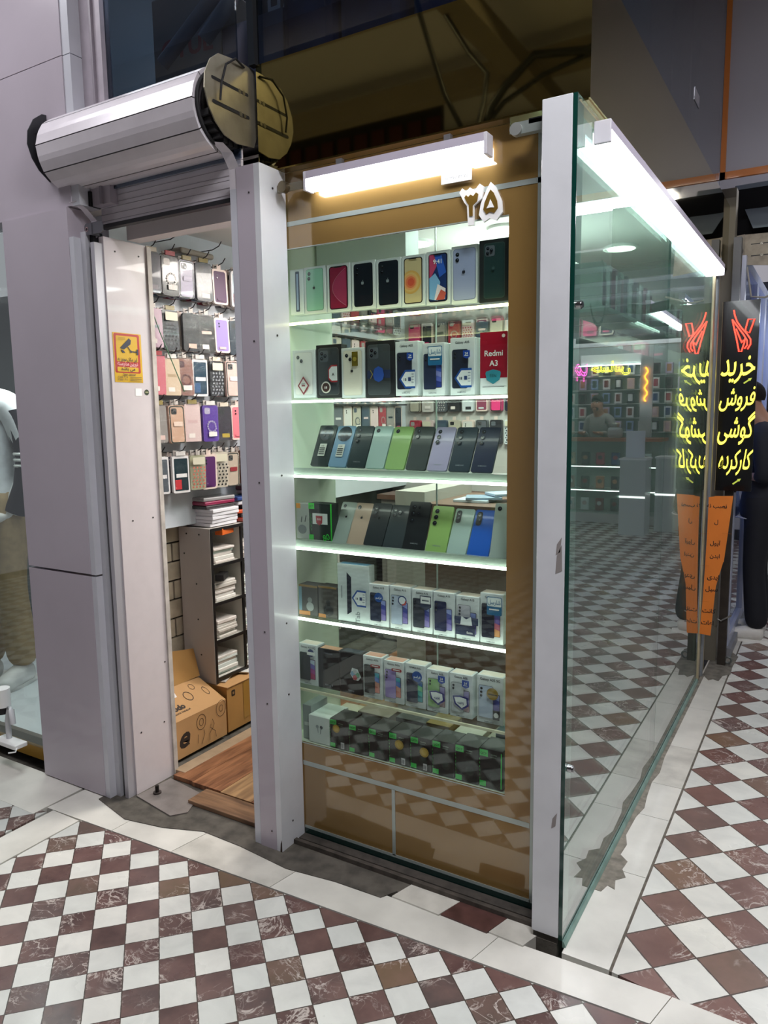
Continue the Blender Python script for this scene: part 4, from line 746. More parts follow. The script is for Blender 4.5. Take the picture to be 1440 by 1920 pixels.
for i, (x, w_, zt, tl) in enumerate([(-.66, .22, 3.1, 0), (-.38, .28, 3.0, 0), (-.885, .2, 3.0, 0)]):
    b = MB(); b.bbox((-w_/2, 0, 0), (w_/2, .2, zt-2.42), M('#1b2f5e', .6, noise=.6, nscale=9, bump=.8), .03); tag(b.build('sack', loc=(x, .12, 2.42), rot=(0, tl, 0)), 'dark blue block standing in for a reflection '+['in the middle of the mezzanine', 'at the corner of the mezzanine', 'beside the mezzanine mullion'][i], 'sack')  # navy blocks added in place of a dark reflection in the glass
# ------------------------------------------------------------------ stickers on the jamb
def jamb(name, label, cat, y0, y1, z0, z1, art):
    b = MB(); b.fr = FACE_R; b.e = .0003; b.box((0, 0, 0), (y1-y0, .0008, z1-z0), WHITE) if False else None; art(b, y1-y0, z1-z0); o = b.build(name, loc=(-1.7188, y0, z0)); return tag(o, label, cat)
def cctv(b, w_, h):
    Y_ = M('#d8ab1c', .35, coat=.3); RD_ = M('#b52a22', .35, coat=.3); NV = M('#1a1c38', .4)
    b.prism([(0, 0), (w_, 0), (w_, h), (0, h)], 0, .0008, Y_); b.k = 0
    b.rr(w_*.03, w_*.93, h*.19, h*.985, w_*.05, RD_); b.rr(w_*.1, w_*.85, h*.42, h*.94, w_*.03, Y_); b.rr(w_*.1, w_*.85, h*.215, h*.31, w_*.03, Y_)
    b.text('دوربین مداربسته', w_*.47, h*.345, w_*.16, M('#f5c7c9'), wmax=w_*.72); b.text('این مکان مجهز به', w_*.47, h*.435, w_*.15, NV, wmax=w_*.68); b.text('می باشد', w_*.47, h*.245, w_*.15, NV, wmax=w_*.5)
    b.flat([(w_*.22, h*.69), (w_*.55, h*.90), (w_*.62, h*.86), (w_*.6, h*.78), (w_*.36, h*.665)], NV)
    b.flat([(w_*.24, h*.665), (w_*.34, h*.645), (w_*.4, h*.6), (w_*.3, h*.6)], NV); b.line([(w_*.5, h*.72), (w_*.6, h*.63), (w_*.8, h*.63)], w_*.03, NV); b.disc(w_*.6, h*.63, w_*.035, NV); b.flat([(w_*.8, h*.57), (w_*.86, h*.57), (w_*.86, h*.69), (w_*.8, h*.68)], NV)
    b.text('Star center', w_*.5, h*.135, w_*.1, NV, wmax=w_*.5); b.text('۰۲۱ ۵۵۵۰ ۳۲ ۲۵', w_*.25, h*.085, w_*.08, NV, wmax=w_*.36); b.text('۰۲۱ ۵۵۳۰ ۳۲ ۱۰', w_*.25, h*.035, w_*.08, NV, wmax=w_*.36)
    for k in range(3): b.rect(w_*.5, w_*.92, h*(.03+.035*k), h*(.04+.035*k), NV)
    for k in range(3): b.rect(w_*.14, w_*.4, h*(.9-.02*k), h*(.906-.02*k), M('#8a6c14'))
jamb('camera_sticker', 'yellow and red warning sticker with a surveillance camera on the door jamb', 'sticker', .006, .138, 1.627, 1.809, cctv)
jamb('white_label', 'small white label on the door jamb below the yellow sticker', 'label', .098, .128, 1.577, 1.605, lambda b, w_, h: (b.prism([(0, 0), (w_, 0), (w_, h), (0, h)], 0, .0008, WHITE)))
jamb('round_sticker', 'small dark green round sticker on the door jamb', 'sticker', .142, .164, 1.578, 1.604, lambda b, w_, h: (b.prism([(w_/2+w_/2*math.cos(k*math.pi/12), h/2+w_/2*math.sin(k*math.pi/12)) for k in range(24)], 0, .0008, M('#35402a', .4)), b.rect(w_*.15, w_*.85, h*.42, h*.6, M('#9a9a72'))))
# ------------------------------------------------------------------ hanging phone cases
HOOK = M('#3b3a3e', .4, .7)
def hook(y, z, n=1, x0=-1.95, L=.13):
    h = MB(); h.tube([(0, 0, 0), (L*.7, 0, .0), (L, 0, .012), (L+.016, 0, .03)], .0022, HOOK, 6); return h.build('display_hook', loc=(x0, y, z))
PALE = '#d9c4bb'
def case_art(b, w_, h, kind, col, c2):
    """front artwork of a phone case hanging in its sleeve"""
    if kind == 'silicone':
        b.rr(-w_*.5, w_*.5, 0, h, w_*.15, M(PALE, .25, coat=.4)); b.rr(-w_*.41, w_*.41, h*.05, h*.94, w_*.12, M(col, .45)); cams(b, -w_*.18, h*.83, w_*.06, 2, ring=col); b.rr(-w_*.25, w_*.2, h*.1, h*.17, .002, M(c2, .4))
    elif kind == 'plain':
        b.rr(-w_*.46, w_*.46, 0, h*.98, w_*.13, M(col, .35, coat=.5)); b.rr(-w_*.36, -w_*.0, h*.78, h*.93, w_*.07, M('#1c1d20', .3)); b.rect(-w_*.2, w_*.3, h*.08, h*.2, M(c2, .5))
    elif kind == 'ring':
        b.rr(-w_*.46, w_*.46, 0, h*.98, w_*.13, M(col, .25, coat=.6)); b.rr(-w_*.38, -w_*.02, h*.76, h*.93, w_*.08, M(c2, .3))
        for q in range(14): a = math.radians(q*25.7); b.disc(.04*w_+w_*.27*math.cos(a), h*.42+w_*.27*math.sin(a), w_*.05, M(c2, .4), n=8)
        b.rect(-w_*.2, w_*.32, h*.14, h*.27, M('#e4dcd8', .5))
    elif kind == 'clear':
        b.rr(-w_*.47, w_*.47, 0, h*.98, w_*.14, M('#3d423e', .3, .3)); b.rr(-w_*.4, w_*.4, h*.03, h*.95, w_*.11, M(col, .25, coat=.6)); b.rr(-w_*.36, .0, h*.76, h*.92, w_*.08, M('#4a4a48', .25)); cams(b, -w_*.26, h*.88, w_*.06, 4); b.rect(-w_*.25, w_*.3, h*.45, h*.57, M(c2, .5))
    elif kind == 'pattern':
        b.rr(-w_*.46, w_*.46, 0, h*.98, w_*.13, M(col, .4, coat=.4)); rr_ = random.Random(len(col)+int(w_*1e4))
        for q in range(7):
            for r in range(4): b.disc(-w_*.34+w_*.22*r+(q % 2)*w_*.06, h*(.08+.095*q), w_*.06, M(c2, .5), n=6)
        b.rr(-w_*.4, w_*.36, h*.74, h*.95, w_*.05, M('#cfc9b4', .4))
    elif kind == 'box':
        b.rect(-w_*.48, w_*.48, 0, h, M(col, .4, coat=.3)); b.rect(-w_*.3, w_*.3, h*.5, h*.58, M(c2, .5)); b.rect(-w_*.3, w_*.1, h*.1, h*.22, M('#e6dcd6', .5))
    elif kind == 'screen':
        b.rr(-w_*.5, w_*.5, 0, h, w_*.12, M('#e6e2e2', .25, coat=.4)); b.rr(-w_*.4, w_*.42, h*.06, h*.93, w_*.05, M(col, .2, coat=.6)); b.rect(-w_*.38, w_*.0, h*.1, h*.36, M(c2, .4)); b.rect(-w_*.3, w_*.35, h*.42, h*.52, M('#e6e2e2', .5))
def make_case(name, kind, col, c2, w_=.082, h=.158, t=.013, bag=True, header=None):
    b = MB(); b.fr = FACE_R; side = M({'silicone': PALE, 'screen': '#dcd8d8'}.get(kind, col), .35, coat=.3)
    b.prism(rpts(-w_*.5, w_*.5, 0, h, w_*.13, 3), 0, t, side); b.e = .0004; case_art(b, w_, h, kind, col, c2)
    o = b.build(name)
    if bag:
        q = MB(); q.fr = FACE_R; n = 5; V = []; F = []
        for j in range(7):
            for i in range(n): V.append((-w_*.56+w_*1.12*i/(n-1), -.004-.004*R_.random()-(.002 if 0 < i < 4 else 0), -.006+(h+.03)*j/6))
        for j in range(6):
            for i in range(n-1): F.append((j*n+i, j*n+i+1, (j+1)*n+i+1, (j+1)*n+i))
        q.add(V, F, G_BAG, False)
        if header: q.box((-w_*.28, -.005, h+.002), (w_*.28, .003, h+.02), M(header, .4, coat=.3))
        else: q.box((-w_*.12, -.002, h+.003), (w_*.12, .002, h+.026), M('#c9bfb8', .4))
        q.build('clear_sleeve', o)
    else:
        q = MB(); q.fr = FACE_R; q.box((-w_*.14, .002, h-.002), (w_*.14, .005, h+.022), M(PALE, .3)); q.build('hanging_tab', o)
    return o
def put_case(o, x, y, z, yaw, pitch, label, group): o.location = (x, y, z); o.rotation_euler = (0, pitch, yaw); tag(o, label, 'phone case', group); return o
ROWZ = {1: 2.0, 2: 1.778, 3: 1.583, 4: 1.385, 5: 1.168}
RN = {1: 'top row', 2: 'second row', 3: 'third row', 4: 'fourth row', 5: 'lowest row'}
WALL = {1: [(.30, 'plain', '#4a4550', '#8a8288', 'dark grey'), (.40, 'ring', '#241c1a', '#cfc6c0', 'silver ringed black'), (.49, 'clear', '#9a90a8', '#b7b0c4', 'clear lilac'), (.60, 'plain', '#20242c', '#d8cfc8', 'black with red edge'), (.70, 'silicone', '#4d2c4c', '#4d2c4c', 'dark purple'), (.82, 'screen', '#a8bcc6', '#7a2030', 'red edged mirrored'), (.92, 'plain', '#1c1a20', '#5a2028', 'black')],
 2: [(.30, 'box', '#b898a8', '#7f8a90', 'pink striped'), (.39, 'pattern', '#20232a', '#3e434c', 'black quilted'), (.505, 'plain', '#2a282c', '#dcb8a8', 'plain black bagged'), (.60, 'box', '#2a2626', '#d0b8ac', 'dark brown boxed'), (.70, 'silicone', '#8d79b4', '#c9a8a8', 'lavender'), (.80, 'plain', '#24303e', '#2c3846', 'slate blue'), (.89, 'plain', '#231f22', '#b8a03a', 'black with yellow tag')],
 3: [(.30, 'box', '#cf6f7c', '#cf6f7c', 'salmon pink'), (.385, 'box', '#cdb79c', '#b09878', 'beige'), (.46, 'ring', '#8c6258', '#4a2228', 'brown with a metal ring'), (.545, 'screen', '#283f52', '#1d4a78', 'blue city picture'), (.65, 'pattern', '#1f2128', '#8f9298', 'black and white patterned'), (.76, 'clear', '#d4b4ac', '#dcd0d4', 'pale beige'), (.85, 'box', '#c1202e', '#b01828', 'bright red')],
 4: [(.30, 'plain', '#8b8480', '#d6b8b0', 'grey'), (.40, 'clear', '#c9a48c', '#dcc4b4', 'metal framed beige'), (.49, 'box', '#d3bab8', '#c9a8a8', 'pale pink'), (.60, 'ring', '#5b3d96', '#a8a0b8', 'violet with a ring'), (.69, 'plain', '#2a2230', '#a89020', 'dark plum'), (.785, 'silicone', '#d8707c', '#d8707c', 'coral pink'), (.88, 'clear', '#b5a690', '#b5a690', 'olive beige')],
 5: [(.29, 'screen', '#5a6068', '#5a6068', 'grey framed'), (.405, 'screen', '#1e3038', '#c83038', 'black and red framed'), (.505, 'pattern', '#a8a68c', '#c86858', 'floral green and coral'), (.575, 'silicone', '#4e1c58', '#4e1c58', 'deep purple'), (.645, 'pattern', '#c9bfb0', '#1c1a1a', 'leopard spotted'), (.73, 'clear', '#b9a999', '#8a1c28', 'clear with black edge'), (.84, 'plain', '#6a3820', '#d8c8b8', 'brown wood'), (.92, 'plain', '#2c201c', '#c0b0a0', 'dark brown')]}
nth = ['first', 'second', 'third', 'fourth', 'fifth', 'sixth', 'seventh', 'eighth', 'ninth', 'tenth', 'eleventh', 'twelfth', 'thirteenth', 'fourteenth', 'fifteenth', 'sixteenth', 'seventeenth']
BN = ['charcoal', 'crimson', 'beige', 'grey-violet', 'taupe', 'navy', 'white', 'purple', 'khaki', 'black']
BEHIND = ['#20222a', '#7f2030', '#c9b8b0', '#4a4450', '#b0a098', '#2c4058', '#d9cfcc', '#5a2c60', '#8c8478', '#1c1c20']
for row, items in WALL.items():
    for i, (y, kind, col, c2, nm) in enumerate(items):
        h_ = .158+R_.uniform(-.006, .006); z = ROWZ[row]+R_.uniform(-.004, .004); yaw = R_.uniform(-.28, -.02)
        bag = kind not in ('silicone',)
        o = make_case('phone_case', kind, col, c2, .082+R_.uniform(-.003, .004), h_, .014 if kind != 'box' else .02, bag, header=['#a8323a', '#cdbfae', None, None, None, '#d9d4d0', None, '#8a7838'][R_.randrange(8)] if bag else None)
        put_case(o, -1.838, y+.02, z, yaw, R_.uniform(-.05, .03), '%s phone case, %s from left in %s by the door' % (nm, nth[i], RN[row]), 'phone cases on the door-side wall')
        hk = hook(y+.02, z+h_+.014); tag(hk, 'wire hook of the %s case, %s' % (nm, RN[row]), 'hook', 'wire hooks on the slat wall')
        for k in range(3):
            c_ = BEHIND[R_.randrange(10)]; q = make_case('phone_case', ['plain', 'box'][R_.randrange(2)], c_, '#c9b8b0', .08, h_-.003-.004*k, .012, k == 0)
            put_case(q, -1.842-.029*(k+1), y+.02-.003*k, z+.001*k, yaw+R_.uniform(-.06, .06), 0, '%s case hanging %s behind the %s one, %s' % (BN[BEHIND.index(c_)], ['first', 'second', 'third'][k], nm, RN[row]), 'phone cases on the door-side wall')
for i, y in enumerate((.32, .45, .7)):
    tag(hook(y, 2.235), 'empty wire hook near the ceiling, %s from the door' % nth[i], 'hook', 'wire hooks on the slat wall')
b = MB(); b.bbox((0, 0, 0), (.09, .2, .025), M('#8d8478', .3, coat=.5), .008); tag(b.build('case_tray', loc=(-1.94, .5, 2.19)), 'clear grey plastic case pack lying over the top hooks', 'pack')
tb_ = MB(); tb_.tube([(-1.83, .30, 1.93), (-1.82, .33, 1.84), (-1.80, .36, 1.74), (-1.79, .42, 1.6)], .0022, M('#2c6a40', .4), 5); tag(tb_.build('thin_cord'), 'thin green cord hanging beside the second row of cases', 'cord')
# cases on the back wall, seen through the cabinet
cols = ['#e0407c', '#c9c4c0', '#9a9490', '#2a2c30', '#d0b8b8', '#8a4058', '#b8b0a0', '#1c2634', '#5a5f66', '#a83040', '#cfd4d8', '#3a4a5c']
cn = ['bright pink', 'pale', 'grey', 'black', 'powder pink', 'wine red', 'beige', 'dark blue', 'slate', 'red', 'silver', 'steel blue']
protos = []
for kd in range(6):
    o = make_case('phone_case', ['plain', 'silicone', 'clear', 'ring', 'pattern', 'box'][kd], cols[kd*2], cols[(kd*5+3) % 12], .08, .155, .02, False); protos.append(o)
def wallrow(z, y, xs_, rn, lo=0):
    for i, x in enumerate(xs_):
        k = (i*7+lo*3) % 12; kd = ['plain', 'silicone', 'clear', 'ring', 'pattern', 'box'][(i+lo) % 6]
        key = (kd, k)
        if key not in wp: wp[key] = make_case('phone_case', kd, cols[k], cols[(k+5) % 12], .08, .155, .03, False); o = wp[key]
        else: o = copy_tree(wp[key])
        o.location = (x, y, z); o.rotation_euler = (0, 0, -math.pi/2+R_.uniform(-.06, .06))
        tag(o, '%s phone case, %s from left in the %s of the back wall' % (cn[k], nth[i], rn), 'phone case', 'phone cases on the back wall')
wp = {}
for o in protos:
    for ch in list(o.children): bpy.data.objects.remove(ch)
    bpy.data.objects.remove(o)
for r_, (z, rn) in enumerate([(1.93, 'top row'), (1.72, 'second row'), (1.50, 'third row'), (1.29, 'lowest row')]):
    wallrow(z, 2.586, [-1.86+.098*i for i in range(17)], rn, r_)
for r_, z in enumerate((2.0, 1.778, 1.583, 1.385, 1.168)):
    for i in range(15):
        k = (i*5+r_*7) % 12; kd = ['plain', 'silicone', 'clear', 'ring', 'pattern', 'box'][(i*2+r_) % 6]
        if (kd, k) not in wp: wp[(kd, k)] = make_case('phone_case', kd, cols[k], cols[(k+5) % 12], .08, .155, .03, False); o = wp[(kd, k)]
        else: o = copy_tree(wp[(kd, k)])
        o.location = (-1.90, 1.03+.1*i, z); o.rotation_euler = (0, 0, R_.uniform(-.15, 0))
        tag(o, '%s phone case, %s from door in %s, inner left wall' % (cn[k], nth[i], RN[r_+1]), 'phone case', 'phone cases on the inner left wall')
    b = MB(); b.box((-1.95, 1.0, z+.16), (-1.87, 2.5, z+.168), HOOK); tag(b.build('display_rail', ), 'dark display rail over the %s of the inner left wall' % RN[r_+1], 'rail')
cb = MB(); cb.box((-1.9, 2.2, .026), (-.25, 2.6, .95), M('#8f8a84', .5)); cb.box((-1.92, 2.18, .95), (-.25, 2.6, .98), M('#6a4a3c', .4))
for k in range(4): cb.box((-1.86+.4*k, 2.196, .08), (-1.5+.4*k, 2.2, .9), M('#a7a29b', .4))
tag(cb.build('shop_counter'), 'grey counter with brown top along the back of the shop', 'counter')
mc = MB(); mc.box((-1.1, 1.0, .02), (-.95, 1.5, 1.15), M('#b8b4ac', .4)); mc.box((-.95, 1.0, .02), (-.5, 1.5, 1.1), M('#6f5648', .4)); tag(mc.build('service_desk'), 'brown and white desk in the middle of the shop', 'desk')
for k, (x, y, z, c, n_) in enumerate([(-.78, 1.1, 1.10, '#c9d3dc', 'white'), (-.72, 1.12, 1.112, '#8fa3b8', 'bluish'), (-.62, 1.2, 1.126, '#b9c9dc', 'pale blue')]):
    b = MB(); b.bbox((-.08, 0, 0), (.08, .12, .012), M(c, .3), .002); tag(b.build('plastic_packet', loc=(x, y, z), rot=(0, 0, .4*k)), n_+' plastic packet on the brown desk', 'packet')
# shop ceiling downlights
for (px_, py_, lb) in ((1165, 465, 'round ceiling downlight seen through the side glass'), (780, 457, 'round ceiling downlight over the middle of the cabinet'), (950, 430, 'round ceiling downlight over the right end of the cabinet')):
    p = atz(px_, py_, 2.292); t = thing('ceiling_downlight', lb, 'lamp', (p.x, p.y, 2.3)); MB().cyl((0, 0, -.012), (0, 0, 0), .085, WHITE, 28).build('rim', t); MB().cyl((0, 0, -.014), (0, 0, -.0121), .068, M('#fdfdf6', .5, emit=9), 28).build('diffuser', t)
# ------------------------------------------------------------------ shelf unit by the door wall
SU = thing('storage_rack', 'grey storage rack with black-edged shelves full of packets', 'shelf unit', (-1.93, .58, .02)); UI = Matrix.Translation((1.93, -.58, -.02))
def U(o): o.matrix_parent_inverse = UI; return o
UG = M('#b5aea9', .5, noise=.1, nscale=6)
e_ = MB(); e_.box((-2.03, .575, .248), (-1.835, .59, .985), UG)
for x, z in ((-1.98, .955), (-1.9, .955), (-2.0, .86), (-1.93, .72), (-1.93, .55), (-1.92, .38)): e_.cyl((x, .5735, z), (x, .5752, z), .004, BLACK, 8)
U(e_.build('end_panel', SU)); U(MB().box((-2.04, .59, .248), (-2.03, 1.6, .985), M('#c9c8c0', .6)).build('back_panel', SU)); U(MB().box((-2.03, 1.6, .248), (-1.835, 1.615, .985), UG).build('end_panel', SU))
for z in (.97, .80, .62, .44, .26):
    s2 = U(MB().box((-2.03, .59, z), (-1.84, 1.6, z+.012), M('#c5bfb8', .5)).build('shelf', SU)); s3 = MB().box((-1.84, .578, z), (-1.832, 1.6, z+.014), BLACK).build('edge_strip', s2)
for y in (.578, .78, 1.0, 1.25):
    U(MB().box((-2.03, y+.002, .25), (-1.84, y+.01, .97), M('#d0cec6', .5)).build('divider', SU)); U(MB().box((-1.84, y, .25), (-1.831, y+.012, .97), BLACK).build('front_strip', SU))
cell = ['left cell', 'second cell', 'third cell']
for ci, (y0, y1) in enumerate(((.6, .77), (.80, .99), (1.02, 1.24))):
    for li, z0 in enumerate((.8135, .6335, .4535, .2735)):
        n = [5, 6, 6, 6, 4][li]; z = z0; lvl = ['top shelf', 'second shelf', 'third shelf', 'fourth shelf', 'lowest shelf'][li]
        for k in range(n):
            h = R_.uniform(.010, .019); c = ['#d9d6cf', '#cfd6d2', '#e2dcd6', '#b9c9c0', '#c9c2ba', '#dcd2cc'][R_.randrange(6)]
            b = MB(); w_ = (y1-y0)*.43*R_.uniform(.85, 1); b.bbox((-.075, -w_, 0), (.075*R_.uniform(.8, 1), w_, h), M(c, .35, coat=.2), .002, 1)
            tag(b.build('case_packet', loc=(-1.925+R_.uniform(-.005, .008), (y0+y1)/2, z), rot=(0, 0, R_.uniform(-.05, .05))), 'pale packet, %s from bottom in the %s, %s of the rack' % (nth[k], cell[ci], lvl), 'packet', 'pale case packets stacked on the storage rack'); z += h+.0006
        q = MB(); q.bbox((-.03, -.05, 0), (.05, .05, .03), G_BAG, .008); tag(q.build('plastic_bag', loc=(-1.9, (y0+y1)/2, z+.001), rot=(.0, .12, .3)), 'clear plastic bag on the pile, %s, %s of the rack' % (cell[ci], lvl), 'bag', 'clear bags on the rack piles')
for (x, y, z, w_, h, c, lb, rz) in [(-1.86, .70, .915, .05, .03, '#d2601c', 'orange and black box on top of the pile in the rack', .2), (-1.85, .66, .705, .045, .028, '#1b1a1c', 'black slim box in the rack', .5)]:
    b = MB(); b.bbox((-.02, -w_, 0), (.02, w_, h), M(c, .4), .001); tag(b.build('cable_box', loc=(x, y, z+.03), rot=(0, 0, rz)), lb, 'box')
z = .986
for k in range(5):
    b = MB(); b.bbox((-.08, -.09, 0), (.06, .09, .016), M('#dfdce2', .3), .003); tag(b.build('white_case_pack', loc=(-1.92+.004*k, .70+.004*(k % 2), z), rot=(0, 0, .03*(k % 3))), 'white flat pack, %s from the bottom of the pile on the rack top' % nth[k], 'packet', 'white flat packs on the rack top'); z += .0165
for k, (c, n_) in enumerate([('#3a3638', 'dark grey'), ('#8c2048', 'crimson'), ('#9a9698', 'clear grey')]):
    b = MB(); b.bbox((-.08, -.1, 0), (.06, .09, .018), M(c, .25, coat=.5), .005); tag(b.build('phone_case_pack', loc=(-1.92, .69, z), rot=(0, 0, -.05*k)), n_+' phone case lying on the white packs on the rack top', 'phone case'); z += .0185
for k, (y, z, c, n_) in enumerate([(.9, .986, '#a03a28', 'red'), (.92, 1.006, '#2a2628', 'black'), (.9, 1.026, '#c8502c', 'orange'), (.93, 1.046, '#23262a', 'dark'), (.9, 1.068, '#d6d3da', 'white'), (.88, 1.09, '#28407a', 'blue'), (.99, 1.112, '#b8a0b0', 'mauve'), (.98, 1.132, '#7a4050', 'plum')]):
    b = MB(); b.bbox((-.08, -.09, 0), (.07, .09, .018), M(c, .3, coat=.4), .004); tag(b.build('phone_case_pack', loc=(-1.92, y, z), rot=(0, 0, R_.uniform(-.2, .2))), n_+' case pack in the right-hand pile on the rack top', 'phone case')
# cartons on the floor
KR = M('#b58a5a', .75, noise=.12, nscale=7); KR2 = M('#a5793f', .75, noise=.15, nscale=7); INK = M('#2c2018', .7)
t = thing('cardboard_carton', 'cardboard carton printed with circles and a large letter e, flap open', 'carton', (-1.765, .225, .026), (0, 0, 0))
b = MB(); b.box((-.24, 0, 0), (0, .335, .17), KR)
b.fr = FACE_R; b.e = .0005
b.text('e', .075, .045, .13, INK, bold=.03, shear=.3); b.disc(.098, .05, .003, INK)
for (x, z, r) in ((.175, .12, .028), (.175, .12, .013), (.3, .14, .03), (.3, .14, .012)): b.line([(x+r*math.cos(q*math.pi/10), z+1.25*r*math.sin(q*math.pi/10)) for q in range(20)], .0022, INK, closed=True)
b.line([(.15, .03), (.15, .07)], .0022, INK); b.line([(.17, .02), (.19, .06), (.185, .08)], .0022, INK); b.line([(.22, .02), (.22, .05), (.235, .065), (.255, .05), (.26, .02)], .0022, INK); b.line([(.23, .09), (.225, .075), (.24, .065), (.25, .085), (.24, .11)], .0022, INK)
b.build('body', t)
tp = MB(); tp.fr = Matrix.Translation((0, 0, .17)) @ Matrix.Rotation(math.radians(90), 4, 'Z') @ Matrix.Rotation(math.radians(-90), 4, 'X')
tp2 = MB(); tp2.fr = Matrix.Rotation(math.radians(-32), 4, 'Y')
def top_art(mb):
    # local x = along y, local z = towards -x, drawn on a sheet
    pass
lid = MB()
lid.add([(0, .0, .0), (0, .335, 0), (-.16, .325, .085), (-.16, .01, .085)], [(0, 1, 2, 3)], KR); lid.add([(0, .0, -.003), (0, .335, -.003), (-.16, .325, .082), (-.16, .01, .082)], [(3, 2, 1, 0)], KR)
lf = Matrix(((0, -.883, -.469*-1*0, 0), (1, 0, 0, 0), (0, .469, .883, 0), (0, 0, 0, 1)))
def lp(u, v, e=.0012): return (-.883*v-.0*e, u, .469*v+.883*e+.0)      # u along y, v up the flap
def lid_text(s, u, v, size, bold=.02):
    vs, fs, a, b_, lo, hi = text_geo(s, bold, 0); lid.add([lp(u+(p[0]-a)*size, v+p[1]*size, .002) for p in vs], fs, INK)
lid_text('orodo', .03, .05, .04, .05); lid_text('UNLOCK THE BLUE', .04, .03, .012)
def lid_ring(u, v, r, asp=1.0):
    n = 24; lid.add([lp(u+q*math.cos(k*2*math.pi/n), v+q*asp*math.sin(k*2*math.pi/n), .002) for q in (r, r*.88) for k in range(n)], [(k, (k+1) % n, n+(k+1) % n, n+k) for k in range(n)], INK)
lid_ring(.19, .1, .022, 1.3); lid_ring(.245, .14, .014, 1.3); lid_ring(.29, .09, .012, 2.2)
lid.add([lp(*q, .002) for q in ((.0, .11), (.0, .15), (.15, .16), (.14, .12))], [(0, 1, 2, 3)], M('#d9d3d0', .4))
lid.build('top_flap', t, (0, 0, .17))
fp = MB(); fp.add([(-.17, .14, .25), (-.15, .325, .26), (-.2, .34, .38), (-.24, .16, .40)], [(0, 1, 2, 3)], KR2); fp.add([(-.17, .143, .25), (-.15, .328, .26), (-.2, .343, .38), (-.24, .163, .40)], [(3, 2, 1, 0)], KR2); fp.build('open_flap', t)
t = thing('cardboard_carton', 'brown taped carton with a small dark square logo behind the printed one', 'carton', (-1.77, .575, .026))
b = MB(); b.box((-.26, 0, 0), (0, .45, .215), KR2); b.fr = FACE_R; b.rr(.03, .055, .165, .195, .006, M('#241c14', .6)); b.rect(.037, .048, .174, .186, M('#8a6a40')); b.rect(.11, .3, .03, .21, M('#96702e', .35, coat=.4)); b.build('body', t)
b = MB(); b.box((-.26, .0, .2155), (.004, .45, .2185), KR); b.build('lid', t)
for k, (x, y, c, n_) in enumerate([(-1.9, .66, '#b8b0a8', 'grey'), (-1.88, .8, '#d9d6d0', 'white printed')]):
    b = MB(); b.bbox((-.06, -.07, 0), (.06, .07, .006), M(c, .3), .001, 1); b.rect(-.02, .02, 0, .004, BLACK) if False else None; tag(b.build('plastic_packet', loc=(x, y, .246+.007*k), rot=(0, 0, .4)), n_+' packet lying on the taped carton', 'packet')
# ------------------------------------------------------------------ posts at the far end of the side glass
CR = M('#b9ad8c', .5, noise=.25, nscale=9); GRY = M('#8e9398', .35, .5)
ps = MB(); ps.box((-.03, 2.402, 0), (.010, 2.455, 2.26), CR); ps.box((-.03, 2.545, 0), (.012, 2.60, 2.26), CR); ps.box((-.03, 2.456, 0), (-.006, 2.544, 2.26), M('#5b564b', .6)); ps.box((-.03, 2.601, 0), (.004, 2.66, 2.26), M('#6d675a', .6))
ps.box((-.03, 2.8, 0), (.05, 2.895, 2.7), M('#7d7768', .6))
struct(ps.build('trim_12'), 'cream metal door posts at the far end of the glass', 'trim')
pp = MB(); pp.cyl((.008, 2.50, .0), (.008, 2.50, 2.2), .013, GRY); 
for z in (.5, 1.0, 1.45, 1.9): pp.cyl((.008, 2.50, z), (.008, 2.50, z+.02), .0145, GRY)
tag(pp.build('conduit_pipe'), 'grey conduit pipe running up between the cream posts', 'pipe')
dp = MB(); p = atz(1352, 1246, 0); DX, DY = .088, 2.76
dp.box((DX-.022, DY-.02, .0), (DX+.022, DY+.02, 1.05), M('#3a332c', .6, .3, noise=.3)); tag(dp.build('steel_post'), 'dark brown steel post under the neon sign', 'post')
ey = MB(); ey.tube([(DX+.035+.018*math.cos(a*math.pi/8), DY-.01, .035+.018*math.sin(a*math.pi/8)) for a in range(16)], .006, M('#6b6f6d', .4, .6), 6, True); ey.tube([(DX-.03, DY-.03, .28), (DX-.01, DY-.03, .27), (DX+.03, DY-.03, .3), (DX+.045, DY-.03, .31)], .005, M('#8b8b86', .4, .6), 6); tag(ey.build('locking_eye'), 'small metal eyelet and wire at the foot of the steel post', 'eyelet')
# neon sign
SX0, SX1, SZ0, SZ1, SY = .019, .203, 1.035, 2.078, 2.70
ns = thing('neon_sign', 'tall black sign with red and yellow neon Persian words beside the side glass', 'neon sign', (.11, SY, SZ0))
MB().box((SX0-.11, 0, 0), (SX1-.11, .02, SZ1-SZ0), M('#07070c', .25, coat=.4)).build('board', ns); MB().box((SX0-.112, .002, -.002), (SX0-.108, .022, SZ1-SZ0), M('#c9b58a', .4)).build('board_edge', ns)
NY = M('#fff04a', .5, emit=2.2); NR = M('#ff4030', .5, emit=2.6); NG = M('#b7c24a', .5, emit=.5)
def sg2(cx, cy):      # crop pixels of the sign face to sign coordinates
    p = aty(1240+cx/4.57, 540+cy/4.57, SY-.012); return (p.x-.11, p.z-SZ0)
def neon(strokes, m, r=.0042, nm='neon_tube', dz=-.012):
    b = MB()
    for s_ in strokes:
        P_ = [sg2(*q) for q in s_]; closed = s_[0] == s_[-1]; P_ = P_[:-1] if closed else P_
        b.tube([(x, dz, z) for x, z in P_], r, m, 6, closed)
    return b.build(nm, ns)
neon([[(622, 190), (630, 235), (650, 290), (690, 345), (735, 395), (765, 440), (765, 480), (738, 525)], [(608, 270), (625, 350), (645, 440), (665, 545), (685, 545), (710, 470), (718, 430)],
      [(608, 270), (660, 340), (705, 400), (735, 450), (735, 490), (712, 520)], [(640, 350), (690, 470), (705, 445)], [(800, 265), (745, 268), (722, 350), (722, 372), (755, 385), (800, 265)]], NR)
